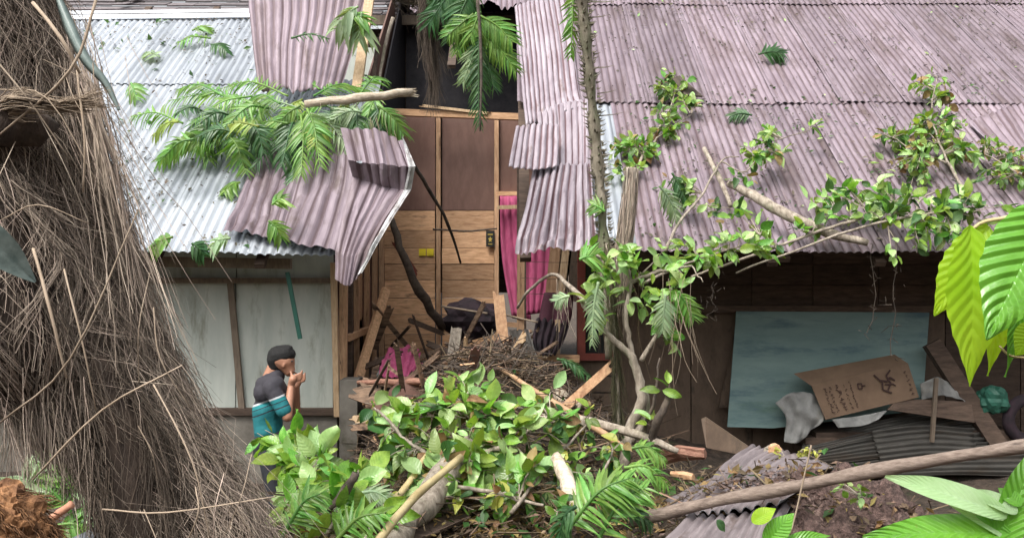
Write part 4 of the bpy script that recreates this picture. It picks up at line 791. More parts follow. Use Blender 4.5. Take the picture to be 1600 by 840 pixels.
def bush(name, label, cat, stems, clusters, size=(.07, .15), kinds=('leaf', 'leaf', 'leaf_pale', 'leaf_dark'), sm='bark', maxleaf=290, droop=.3, gap=0, group=None, up=(0, -.7, .9), spread=1.0):
    """stems: lists of (points, radii); clusters: (px, py, Y, rx, ry, n) tufts of leaves on short twigs off the stems"""
    root = thing(name, label, cat, stems[0][0][0], group); sk = []; 
    for pts, rad in stems:
        q = cr(pts, 5) if len(pts) > 2 else [Vector(pts[0]).lerp(Vector(pts[1]), i/5) for i in range(6)]
        r = list(np.interp(np.linspace(0, 1, len(q)), np.linspace(0, 1, len(rad)), rad)); q = [p+rv(.004) for p in q]
        b = B(); b.tube(q, r, 7, rough=.1); b.obj('stem', K[sm], root, True); sk += q
    tw = B(); cnt = 0; extra = {}
    tot = sum(c[5] for c in clusters)
    for (px, py, Y, rx, ry, n) in clusters:
        c = P(px, py, Y); k = Y/FX; h = min(sk, key=lambda s: (s-c).length)
        ntw = max(2, n//5)
        for a in range(ntw):
            u = Vector((random.gauss(0, .5), random.gauss(0, .4), random.gauss(0, .5))); e = c+Vector((u.x*rx*k, u.y*min(rx, ry)*k, u.z*ry*k))*1.1
            s0 = h.lerp(e, random.uniform(0, .25)); mid = s0.lerp(e, .55)+Vector((0, 0, .03))+rv(.015)
            tq = cr([s0, mid, e], 3); tw.tube(tq, [.006, .005, .0045, .004, .003, .0025, .002], 4, False)
            for b_ in range(max(1, round(n/ntw))):
                t = random.uniform(.35, 1); p = tq[min(6, int(t*6))]; d = (e-s0).normalized()*.5+rv(.7)+Vector((0, -.15, -droop*.4)); 
                s = random.uniform(*size); pb = p+d.normalized()*s*.15; mk = random.choice(kinds)
                nn = Vector(up)+rv(.55)
                if cnt < maxleaf: put_leaf(random.choice(LV[mk]), pb, d, nn, s, root)
                else: extra.setdefault(mk, []).append((pb, orient(d, nn), s))
                cnt += 1
    tw.obj('twigs', K[sm], root)['kind'] = 'stuff'
    for mk, L_ in extra.items():
        me0 = random.choice(LV[mk]); co = np.array([v.co[:] for v in me0.vertices]); F0 = np.array([p.vertices[:] for p in me0.polygons]); n0 = len(co)
        uv0 = np.zeros((n0, 2)); 
        for lp, d_ in zip(me0.loops, me0.uv_layers[0].data): uv0[lp.vertex_index] = d_.uv[:]
        Vv = np.concatenate([co @ np.array(M_).T*s+np.array(p)[None] for p, M_, s in L_]); F = np.concatenate([F0+n0*i for i in range(len(L_))])
        o = mobj('leaves', npmesh('leaves', Vv, F, np.tile(uv0, (len(L_), 1))), K[mk], root); o['kind'] = 'stuff'
    return root
ALL = [.012, .008]
# big leafy bush on the debris in the middle
LG = ('leaf', 'leaf_pale', 'leaf_pale', 'leaf', 'leaf_dark', 'leaf', 'leaf_pale', 'leaf', 'leaf_brown')
bush('fallen_bush', 'fallen bush of broad bright leaves in the middle of the debris', 'bush',
     [([P(700, 800, 4.6), P(720, 720, 4.9), P(740, 640, 5.3)], [.03, .02, .012]), ([P(715, 740, 4.8), P(640, 690, 5.0), P(590, 640, 5.2)], [.016, .012, .008]), ([P(725, 720, 4.8), P(800, 690, 4.9), P(860, 650, 5.1)], [.018, .012, .008]), ([P(700, 760, 4.6), P(780, 770, 4.5), P(850, 790, 4.4)], [.014, .012, .008])],
     [(720, 612, 5.4, 50, 22, 26), (690, 640, 5.25, 60, 28, 40), (760, 640, 5.2, 60, 30, 44), (640, 668, 5.2, 45, 30, 32), (700, 690, 5.0, 60, 35, 46), (780, 700, 4.9, 65, 38, 52), (850, 690, 4.9, 50, 40, 34), (840, 640, 5.3, 45, 25, 22), (740, 755, 4.7, 60, 35, 32), (810, 765, 4.6, 60, 30, 30), (620, 730, 4.9, 45, 30, 30), (745, 725, 4.75, 55, 25, 40), (680, 735, 4.7, 35, 20, 20), (830, 730, 4.6, 45, 22, 30), (640, 790, 4.6, 40, 30, 12), (900, 720, 5.0, 30, 35, 16), (600, 700, 5.1, 25, 30, 14), (585, 665, 5.3, 20, 25, 10)],
     size=(.055, .19), kinds=LG, sm='bark', maxleaf=300)
bush('fallen_bush', 'tangle of smaller darker leaves around and beneath the big bright bush', 'bush',
     [([P(640, 810, 4.4), P(690, 740, 4.8), P(700, 650, 5.4)], [.012, .01, .006]), ([P(800, 800, 4.3), P(860, 720, 4.8), P(930, 650, 5.4)], [.012, .01, .006]), ([P(880, 820, 4.1), P(930, 760, 4.4), P(960, 700, 4.8)], [.012, .01, .006])],
     [(640, 640, 5.4, 60, 25, 30), (740, 615, 5.5, 70, 25, 34), (830, 640, 5.4, 50, 30, 34), (900, 660, 5.3, 40, 30, 30), (620, 700, 5.0, 50, 35, 30), (720, 780, 4.5, 60, 25, 30), (800, 790, 4.4, 60, 22, 26), (880, 740, 4.7, 40, 40, 40), (940, 720, 4.8, 40, 30, 34), (900, 800, 4.2, 50, 25, 22), (970, 770, 4.5, 30, 30, 18), (660, 760, 4.6, 30, 30, 16)],
     size=(.035, .11), kinds=('leaf', 'leaf_dark', 'leaf_dark', 'leaf_pale', 'leaf', 'leaf_brown', 'leaf_yellow'), maxleaf=290)
bush('fallen_bush', 'low leafy plants growing in front of the grey log at the bottom', 'bush',
     [([P(470, 860, 4.3), P(480, 800, 4.6), P(470, 740, 5.2)], [.012, .01, .006]), ([P(500, 850, 4.2), P(540, 790, 4.4), P(560, 740, 4.6)], [.012, .01, .006]), ([P(560, 860, 4.0), P(590, 800, 4.2), P(610, 770, 4.4)], [.012, .01, .006])],
     [(445, 722, 5.2, 32, 18, 24), (430, 700, 5.4, 26, 14, 18), (420, 672, 5.7, 22, 12, 14), (465, 690, 5.6, 20, 12, 12), (480, 705, 5.3, 22, 12, 12), (540, 770, 4.5, 40, 30, 24), (500, 725, 5.0, 35, 18, 20), (500, 760, 4.8, 40, 28, 24), (470, 800, 4.5, 35, 30, 22), (530, 800, 4.3, 45, 30, 26), (570, 750, 4.6, 30, 25, 16), (590, 820, 4.1, 35, 25, 18), (470, 750, 5.0, 30, 20, 14)], size=(.09, .19), kinds=('leaf', 'leaf', 'leaf_pale'))
# small forked tree
YT = 5.7
bush('small_tree', 'small tree with a forked pale trunk standing right of the debris', 'tree',
     [([P(972, 735, 5.6), P(985, 670, YT), P(1002, 620, YT), P(990, 565, YT), P(968, 538, YT), P(935, 508, YT), P(908, 470, YT)], [.04, .038, .036, .030, .024, .02, .014]),
      ([P(985, 690, 5.68), P(1010, 640, 5.75), P(998, 590, 5.75), P(985, 540, 5.75), P(978, 490, 5.75), P(985, 440, 5.8), P(975, 400, 5.9)], [.032, .028, .025, .021, .018, .015, .01]),
      ([P(1000, 565, 5.75), P(1022, 530, 5.75), P(1038, 490, 5.75), P(1050, 450, 5.8)], [.02, .016, .012, .008]),
      ([P(960, 425, 5.8), P(950, 408, 5.8), P(905, 392, 5.8)], [.014, .012, .006]), ([P(985, 440, 5.8), P(1030, 425, 5.9), P(1080, 415, 6.0)], [.016, .014, .008])],
     [(915, 400, 5.7, 22, 14, 10), (960, 412, 5.7, 35, 18, 20), (940, 440, 5.7, 25, 25, 18), (1000, 420, 5.7, 40, 22, 26), (1045, 455, 5.65, 28, 22, 20), (1062, 490, 5.65, 22, 25, 20), (1035, 505, 5.65, 25, 18, 14), (1052, 540, 5.65, 22, 16, 12), (975, 470, 5.8, 30, 25, 14), (1005, 455, 5.8, 30, 25, 16), (1062, 420, 5.8, 20, 12, 10), (925, 470, 5.6, 22, 24, 20), (940, 500, 5.6, 20, 20, 12), (985, 395, 5.8, 30, 10, 14)],
     size=(.06, .13), kinds=('leaf', 'leaf_pale', 'leaf', 'leaf_pale'))
bush('sapling', 'thin dark sapling with a few leaves beside the forked trunk', 'sapling',
     [([P(1012, 715, 5.5), P(1008, 670, 5.5), P(1024, 620, 5.5), P(1030, 560, 5.5)], [.016, .014, .011, .006]), ([P(1015, 690, 5.5), P(1028, 655, 5.4), P(1045, 620, 5.4)], [.03, .028, .022])], [(1032, 603, 5.4, 18, 5, 5), (1018, 665, 5.45, 10, 15, 4)], size=(.08, .14), sm='dark_bark')
# vines and fallen branches on the brown roof
def RY_(px, py, off=.12): return onroof(px, min(py, 385), E_R, off).y
def rc(L_, off=.12): return [(px, py, RY_(px, py, off), rx, ry, int(n*2.1)) for px, py, rx, ry, n in L_]
def rs(L_, off=.1): return [P(px, py, RY_(px, py, off)) for px, py in L_]
SMK = ('leaf_brown', 'leaf', 'leaf_pale', 'leaf', 'leaf_dark', 'leaf', 'leaf_pale', 'leaf')
bush('fallen_branch', 'leafy branch climbing the brown roof right of the bark stump', 'branch', [(rs([(985, 300), (1010, 230), (1045, 175), (1060, 125)]), [.02, .014, .008, .005]), (rs([(1010, 235), (1040, 205), (1080, 180)]), [.012, .008, .004])],
     rc([(1048, 118, 14, 12, 12), (1050, 145, 28, 20, 24), (1080, 165, 24, 12, 18), (1050, 180, 28, 16, 24), (1040, 205, 30, 16, 26), (1000, 235, 36, 20, 36), (965, 230, 22, 22, 24), (985, 260, 40, 14, 18)]), size=(.055, .13), kinds=SMK)
bush('fallen_branch', 'loose leafy vine in the gap between the bark stump and the roof middle', 'branch', [(rs([(1040, 392), (1060, 350), (1100, 300), (1128, 250), (1155, 245)], .3), [.016, .013, .011, .008, .005]), (rs([(1128, 252), (1165, 268), (1200, 225), (1262, 205)], .3), [.008, .007, .006, .004])],
     rc([(1195, 205, 18, 12, 12), (1180, 250, 24, 16, 16), (1232, 248, 16, 10, 8), (1195, 235, 18, 16, 10), (1065, 300, 26, 14, 10), (1040, 290, 18, 20, 10), (1150, 285, 18, 12, 6), (1272, 200, 10, 6, 4), (1140, 345, 26, 12, 10)], .25), size=(.055, .13), kinds=SMK)
bush('fallen_branch', 'upright leafy sprig standing on the brown roof at the right', 'branch', [(rs([(1510, 300), (1480, 250), (1455, 180), (1465, 118)], .2), [.016, .012, .008, .004]), (rs([(1480, 255), (1430, 235), (1395, 215)], .2), [.012, .008, .005])],
     rc([(1462, 128, 14, 8, 6), (1432, 138, 26, 10, 10), (1470, 160, 22, 14, 14), (1450, 195, 36, 22, 34), (1475, 225, 36, 18, 30), (1395, 212, 24, 18, 22), (1430, 245, 40, 18, 34), (1420, 270, 40, 14, 26), (1510, 205, 18, 10, 10), (1500, 250, 34, 20, 30)], .16), size=(.06, .14), kinds=SMK)
bush('fallen_branch', 'leafy branch at the far right edge of the brown roof', 'branch', [(rs([(1640, 300), (1590, 270), (1540, 240)], .2), [.014, .01, .006])],
     rc([(1545, 235, 26, 16, 20), (1580, 265, 30, 18, 26), (1600, 240, 20, 14, 14), (1560, 285, 40, 12, 18)], .15), size=(.055, .12), kinds=SMK)
bush('fallen_branch', 'long leafy branch lying along the eave of the brown roof', 'branch', [([P(1080, 432, 6.7), P(1160, 405, 6.75), P(1250, 372, 6.8), P(1330, 345, 6.85), P(1420, 320, 6.9)], [.01, .012, .014, .014, .01]), ([P(1150, 425, 6.7), P(1260, 385, 6.7), P(1385, 345, 6.75), P(1500, 330, 6.8)], [.008, .010, .012, .01]), (rs([(1430, 350), (1440, 310), (1500, 290)], .2), [.014, .01, .008])],
     [(1268, 305, 7.3, 30, 16, 22), (1310, 300, 7.3, 40, 18, 30), (1360, 298, 7.2, 40, 18, 34), (1410, 315, 7.0, 45, 20, 40), (1385, 345, 6.8, 40, 18, 34), (1450, 335, 6.8, 45, 22, 44), (1500, 315, 6.9, 36, 20, 34), (1445, 372, 6.7, 40, 22, 38), (1490, 385, 6.6, 30, 22, 26), (1320, 335, 6.9, 40, 12, 18), (1260, 350, 6.85, 30, 12, 16), (1540, 330, 6.9, 36, 18, 24), (1415, 405, 6.6, 16, 14, 8), (1210, 385, 6.75, 20, 8, 8)], size=(.07, .16), kinds=('leaf_pale', 'leaf', 'leaf', 'leaf_dark'), maxleaf=298)
bush('fallen_branch', 'leafy twigs hanging over the eave between the small tree and the cable', 'branch', [([P(1000, 445, 6.0), P(1070, 412, 6.3), P(1140, 390, 6.5), P(1190, 370, 6.7)], [.012, .01, .008, .005]), ([P(1080, 415, 6.3), P(1100, 440, 6.2)], [.006, .004])],
     [(1085, 398, 6.4, 30, 12, 20), (1130, 385, 6.5, 32, 14, 30), (1165, 392, 6.5, 24, 14, 20), (1120, 410, 6.35, 30, 9, 16), (1060, 412, 6.2, 18, 12, 12), (1180, 352, 6.9, 22, 14, 14), (1150, 325, 7.1, 18, 10, 8)], size=(.07, .14), kinds=('leaf_pale', 'leaf', 'leaf'))
stick('branch', [P(1138, 288, 7.4), P(1175, 305, 7.25), P(1220, 330, 7.05), P(1290, 362, 6.9), P(1356, 380, 6.85)], [.035, .045, .05, .045, .03], 'bark', 'thick bare branch lying across the lower brown roof')
o = stick('branch', [P(1100, 232, 7.75), P(1125, 280, 7.4), P(1142, 322, 7.15)], [.022, .024, .02], 'bark', 'short spiny stick leaning on the brown roof')
b = B()
for i in range(22):
    p = P(1100, 232, 7.75).lerp(P(1142, 322, 7.15), i/21); b.tube([p, p+Vector((random.uniform(.02, .05), -.02, random.uniform(-.01, .03)))], [.006, .001], 4)
b.obj('thorns', K['dark_bark'], o)['kind'] = 'stuff'
slab('bark_flap', [RR(1050, 122, .18), RR(1062, 118, .18), RR(1098, 150, .10), RR(1070, 148, .10)], .02, K['dark_bark'], 'dark triangular piece of bark stuck in the leaves on the roof', 'bark')
# ---------------------------------------------------------------- palm fronds
def blade(L=1, w=.2, droop=.35, seg=5):
    V = []
    for i in range(seg+1):
        t = i/seg; hw = w*.5*(min(1, t*6+.35))*(1-t**2.2)+.002; z = -droop*t*t
        V += [(-hw, t*L, z+hw*.35), (0, t*L, z-hw*.2), (hw, t*L, z+hw*.35)]
    F = []
    for i in range(seg): a = i*3; F += [(a, a+1, a+4, a+3), (a+1, a+2, a+5, a+4)]
    return np.array(V), np.array(F)
BL = {}
def frond(label, base, tip, m='frond', L=None, n=16, lw=.16, nrm=(0, -.8, .6), sag=.12, ang=62, parts=False, group=None, start=.12, dr=.35, name='palm_frond', cat='frond'):
    base, tip = Vector(base), Vector(tip); d = tip-base; ln = d.length; L = L or ln*.38
    r = thing(name, label, cat, base, group); nrm = Vector(nrm).normalized()
    mid = base.lerp(tip, .5)+Vector((0, 0, sag*ln))+rv(.02*ln)
    q = cr([base, mid, tip], 10); b = B(); b.tube(q, [max(.002, .010*(1-i/len(q))+.002) for i in range(len(q))], 5); b.obj('rachis', K[m], r, True)
    V0, F0 = blade(1, lw, dr); VV = []; FF = []
    if parts:
        key = (m, lw, dr)
        if key not in BL: BL[key] = npmesh('leaflet', V0, F0, None); BL[key].materials.append(K[m])
    for i in range(n):
        t = start+(1-start)*i/n; f = t*(len(q)-1); k = int(f); p = q[k].lerp(q[min(k+1, len(q)-1)], f-k); tg = (q[min(k+1, len(q)-1)]-q[max(0, k-1)]).normalized()
        side = tg.cross(nrm).normalized(); sc_ = L*(.45+.9*math.sin(math.pi*min(1, (t*.85+.12)))**.8)*.75*random.uniform(.85, 1.12)
        for s in (-1, 1):
            a = R(ang*(1-.45*t)+random.uniform(-9, 9)); dd = tg*math.cos(a)+side*(s*math.sin(a))+nrm*random.uniform(-.25, .12)+Vector((0, 0, -.12))
            M_ = orient(dd, nrm+rv(.22)); s2 = sc_*random.uniform(.9, 1.05)
            if random.random() < .04: continue
            if parts:
                o = bpy.data.objects.new('leaflet', BL[key]); COL.objects.link(o); o.parent = r; o.matrix_parent_inverse = Matrix.Translation(r.location).inverted()
                o.matrix_basis = Matrix.Translation(p) @ M_.to_4x4() @ Matrix.Diagonal((s2, s2, s2, 1))
            else:
                FF.append(F0+len(VV)*len(V0)); VV.append(V0 @ np.array(M_).T*s2+np.array(p)[None])
    if not parts:
        o = mobj('leaflets', npmesh('leaflets', np.concatenate(VV), np.concatenate(FF)), K[m], r); o['kind'] = 'stuff'
    return r
GP = 'fallen palm fronds on the silver roof'
def LP(px, py, off): 
    return onroof(px, py, E_L, off) if py < 330 else onroof(px, 330, E_L, off)
fr = [ # base px, tip px, offset above the roof, kind, lean words
 ((400, 160), (262, 158), .25, 'frond', 'leftmost green frond of the pile, lying level'),
 ((420, 175), (290, 222), .22, 'frond_pale', 'pale silvery frond at the lower left of the pile'),
 ((430, 190), (318, 252), .18, 'frond_dark', 'dark frond under the pale one at the lower left of the pile'),
 ((395, 150), (300, 190), .35, 'frond', 'green frond hanging at the left end of the pile'),
 ((470, 170), (352, 172), .40, 'frond_pale', 'pale frond in the left half of the pile, pointing left'),
 ((475, 190), (395, 262), .32, 'frond_dark', 'dark frond drooping from the left half of the pile'),
 ((450, 150), (340, 140), .35, 'frond', 'green frond along the top of the pile, pointing left'),
 ((470, 165), (425, 215), .50, 'frond', 'short green frond near the middle of the pile'),
 ((480, 175), (548, 240), .50, 'frond_pale', 'pale frond fanning down right in the middle of the pile'),
 ((470, 180), (470, 276), .45, 'frond', 'green frond hanging lowest in the middle of the pile'),
 ((480, 170), (500, 262), .55, 'frond', 'green frond beside the lowest one in the middle'),
 ((460, 185), (440, 262), .40, 'frond_dark', 'dark frond left of the lowest one'),
 ((510, 165), (560, 205), .50, 'frond_dark', 'dark frond just below the pale log'),
 ((490, 150), (570, 140), .40, 'frond', 'green frond along the top of the pile, behind the log'),
 ((500, 140), (450, 128), .30, 'frond', 'short green frond at the top of the pile left of the log'),
 ((560, 150), (600, 122), .40, 'frond', 'green frond rising above the log near the leaning rafter'),
 ((590, 165), (632, 212), .55, 'frond', 'green frond drooping below the right end of the log'),
 ((585, 160), (600, 215), .55, 'frond_dark', 'dark frond beneath the right end of the log'),
 ((560, 160), (530, 215), .50, 'frond_pale', 'pale frond hanging below the middle of the log'),
 ((420, 160), (380, 225), .30, 'frond', 'green frond in the left half, drooping'),
 ((350, 150), (276, 140), .28, 'frond', 'thin frond at the top left tip of the pile'),
 ((370, 180), (330, 235), .26, 'frond', 'green frond over the dark ones at the lower left')]
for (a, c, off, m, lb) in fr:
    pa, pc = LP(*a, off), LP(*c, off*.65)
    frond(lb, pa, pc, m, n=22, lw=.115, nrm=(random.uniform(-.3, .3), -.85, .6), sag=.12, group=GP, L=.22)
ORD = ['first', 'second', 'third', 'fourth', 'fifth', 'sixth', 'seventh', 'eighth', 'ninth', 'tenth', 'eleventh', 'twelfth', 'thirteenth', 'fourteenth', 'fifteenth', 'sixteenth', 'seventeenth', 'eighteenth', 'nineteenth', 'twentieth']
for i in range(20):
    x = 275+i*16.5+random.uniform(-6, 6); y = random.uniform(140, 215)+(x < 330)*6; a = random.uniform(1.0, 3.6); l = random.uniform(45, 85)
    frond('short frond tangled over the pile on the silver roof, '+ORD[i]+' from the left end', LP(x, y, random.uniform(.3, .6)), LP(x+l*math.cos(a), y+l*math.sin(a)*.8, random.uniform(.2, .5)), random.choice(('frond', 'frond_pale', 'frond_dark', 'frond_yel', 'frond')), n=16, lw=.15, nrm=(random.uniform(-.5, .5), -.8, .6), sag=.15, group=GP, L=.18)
for i in range(15):
    x = 290+i*21+random.uniform(-6, 6); y = random.uniform(165, 225); a = random.uniform(.9, 2.9); l = random.uniform(50, 80)
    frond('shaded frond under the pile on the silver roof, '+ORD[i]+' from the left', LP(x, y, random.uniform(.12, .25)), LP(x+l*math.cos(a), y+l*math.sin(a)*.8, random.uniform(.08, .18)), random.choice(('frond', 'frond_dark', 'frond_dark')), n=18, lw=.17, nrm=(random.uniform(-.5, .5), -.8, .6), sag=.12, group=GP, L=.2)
for (a, c, m, lb) in (((330, 60), (275, 68), 'frond', 'small frond on the upper silver roof'), ((330, 70), (355, 82), 'frond_dark', 'small dark frond on the upper silver roof, the rightmost one'), ((205, 130), (215, 158), 'frond', 'small curled green frond on the silver roof near the strap leaf'), ((300, 48), (330, 44), 'frond', 'tiny frond near the silver ridge'), ((250, 90), (225, 84), 'frond_pale', 'tiny pale frond left on the upper silver roof'), ((375, 285), (350, 300), 'frond', 'small frond on the silver roof left of the crumpled sheet'),
    ((420, 345), (440, 375), 'frond', 'small frond on the crumpled brown sheet'), ((425, 320), (440, 310), 'frond', 'tiny frond above the small one on the crumpled sheet'), ((300, 380), (320, 400), 'frond_dark', 'dark tuft at the silver eave'), ((270, 370), (235, 390), 'frond', 'green tuft at the left of the silver eave'), ((360, 372), (330, 385), 'frond_pale', 'pale tuft at the right of the silver eave')):
    on = (lambda q: P(q[0], q[1], 6.45)) if a[0] > 410 or a[1] > 360 else (lambda q: LP(q[0], q[1], .08))
    frond(lb, on(a), on(c), m, n=8, lw=.26, nrm=(random.uniform(-.4, .4), -.8, .6), L=.16, group='small fronds fallen on the left roofs')
for (a, c, Y, m, lb, L) in (((560, 10), (520, 50), 8.0, 'frond_pale', 'pale frond hanging over the top right corner of the long torn sheet', .30), ((565, 20), (560, 66), 8.0, 'frond_pale', 'pale frond drooping beside the leaning rafter', .28), ((545, 25), (575, 35), 8.0, 'frond', 'short frond behind the leaning rafter', .2),
    ((455, 60), (515, 62), 8.1, 'frond_dark', 'small dark twig of fronds on the long torn sheet', .10)):
    frond(lb, P(*a, Y), P(*c, Y), m, n=9, lw=.22, L=L)
# fronds hanging at the top of the hole
for (a, c, Y, m, lb, L) in (
    ((720, -30), (668, 40), 6.5, 'frond_dark', 'dark frond at the top left of the hanging clump', .34), ((745, -30), (705, 62), 6.4, 'frond_dark', 'dark frond pointing down beside the fibre bundle', .34), ((745, 20), (712, 85), 6.4, 'frond', 'green frond at the left of the hanging clump', .24),
    ((750, 18), (735, 60), 6.3, 'frond', 'bright short frond at the heart of the hanging clump', .28), ((750, 25), (800, 65), 6.3, 'frond', 'bright frond reaching right at the top of the hole', .30), ((752, 50), (806, 112), 6.35, 'frond', 'frond drooping at the right of the hanging clump', .26),
    ((750, 40), (748, 200), 6.3, 'frond_dark', 'long dark frond hanging straight down with a bare tip', .24), ((748, 60), (722, 130), 6.35, 'frond_pale', 'pale frond drooping at the lower left of the hanging clump', .24), ((752, 60), (772, 140), 6.4, 'frond_dark', 'dark frond at the lower right of the hanging clump', .24), ((740, 22), (700, 55), 6.35, 'frond', 'bright frond reaching left at the top of the hole', .24),
    ((690, -30), (690, 22), 6.5, 'frond_dark', 'short dark frond at the top edge of the picture', .3)):
    frond(lb, P(*a, Y), P(*c, Y), m, n=24, lw=.13, L=L*.68, nrm=(random.uniform(-.2, .2), -1, .25), sag=.05, parts=True, group='palm fronds hanging in the hole')
stick('branch', [P(745, -20, 6.3), P(752, 90, 6.28), P(750, 205, 6.25)], [.014, .012, .006], 'dark_bark', 'dark stem hanging among the palm fronds in the hole', 'stem')
frond('hanging green frond beside the top of the spiny trunk', P(896, -20, 6.1), P(892, 92, 6.1), 'frond', n=16, lw=.2, L=.12, nrm=(.2, -1, .1), sag=0)
# shrubby fronds around the small tree and the bottom
for (a, c, Y, m, lb, L) in (((905, 405), (928, 400), 5.5, 'frond', 'bright frond left of the small tree crown', .2), ((890, 462), (868, 470), 5.6, 'frond_pale', 'pale frond tip left of the small tree', .12), ((935, 440), (925, 540), 5.5, 'frond_pale', 'pale frond hanging at the left of the forked trunk', .16),
    ((1060, 455), (1085, 500), 5.5, 'frond', 'yellowish frond at the right of the small tree', .18), ((1040, 460), (1035, 520), 5.5, 'frond_pale', 'pale frond hanging right of the forked trunk', .18), ((1030, 290), (1060, 345), 6.9, 'frond_pale', 'pale frond lying on the roof below the climbing branch', .2), ((1050, 270), (1075, 320), 7.2, 'frond_dark', 'dark frond lying on the roof beside the pale one', .2), ((1185, 85), (1225, 84), 9.6, 'frond_dark', 'dark green frond lying alone high on the brown roof', .3), ((1175, 180), (1140, 182), 8.6, 'frond_dark', 'small dark frond on the roof at the lap line', .16),
    ((945, 330), (925, 320), 6.1, 'frond', 'small green frond on the spiny trunk', .14)):
    frond(lb, P(*a, Y), P(*c, Y), m, n=18, lw=.15, L=L*.8, nrm=(random.uniform(-.4, .4), -.9, .4), sag=.08)
for (a, c, Y, m, lb, L) in (((880, 835), (985, 745), 4.0, 'frond', 'large green frond at the bottom, right of the bush', .34), ((930, 850), (1010, 760), 4.0, 'frond', 'green frond beside the large one at the bottom', .28), ((985, 700), (1040, 720), 4.8, 'frond', 'green frond with blade leaves left of the fallen sheet', .24), ((975, 730), (1045, 760), 4.6, 'frond', 'lower green frond with blade leaves left of the fallen sheet', .24), ((900, 790), (870, 850), 3.9, 'frond_dark', 'dark frond at the bottom middle', .24), ((960, 790), (1020, 820), 4.1, 'frond_dark', 'dark frond touching the pole end', .2),
    ((440, 840), (500, 770), 4.0, 'frond', 'green frond at the foot of the big trunk', .26), ((520, 850), (600, 800), 3.8, 'frond', 'green frond at the bottom beside the yellowish branches', .24), ((560, 770), (620, 790), 4.2, 'frond_pale', 'pale blade leaved frond between the yellowish branches', .2), ((870, 560), (930, 600), 6.5, 'frond_dark', 'dark frond lying over the debris beside the window boards', .2)):
    frond(lb, P(*a, Y), P(*c, Y), m, n=18, lw=.17, L=L*.55, nrm=(random.uniform(-.3, .3), -.6, .8), sag=.18, parts=True, group='fronds growing at the bottom of the scene')

# ---------------------------------------------------------------- spiny trunk, bark stump, fibre bundles
sp = thing('spiny_palm', 'tall thin trunk with rows of short spines standing before the roof', 'trunk', P(950, 600, 6.2))
q = cr([P(906, -30, 6.0), P(917, 80, 6.1), P(929, 200, 6.2), P(938, 300, 6.2), P(945, 400, 6.2), P(950, 480, 6.2), P(951, 560, 6.25)], 8)
b = B(); b.tube(q, [(.043+.008*math.sin(i*1.3)+.004*math.sin(i*.4))*(1 if i < 38 else .75) for i in range(len(q))], 12, rough=.12); b.obj('trunk', K['palm_trunk'], sp, True)
b = B()
for i in range(0, 300):
    t = i/300*.72; f = t*(len(q)-1); k = int(f); p = q[k].lerp(q[k+1], f-k); a = random.choice((math.pi, 0, .4, math.pi-.4, -.5, math.pi+.5, 1.57))+random.uniform(-.2, .2); d = Vector((math.cos(a), -abs(math.sin(a)), random.uniform(-.1, .25)))
    l = random.uniform(.02, .06); l = l*4 if (random.random() < .14 and t < .35 and d.x > 0) else l; b.tube([p+d*.045, p+d*(.045+l*.6), p+d*(.045+l)+Vector((0, 0, .01))], [.006 if l > .1 else .011, .004, .001], 4)
b.obj('spines', K['palm_trunk'], sp)['kind'] = 'stuff'
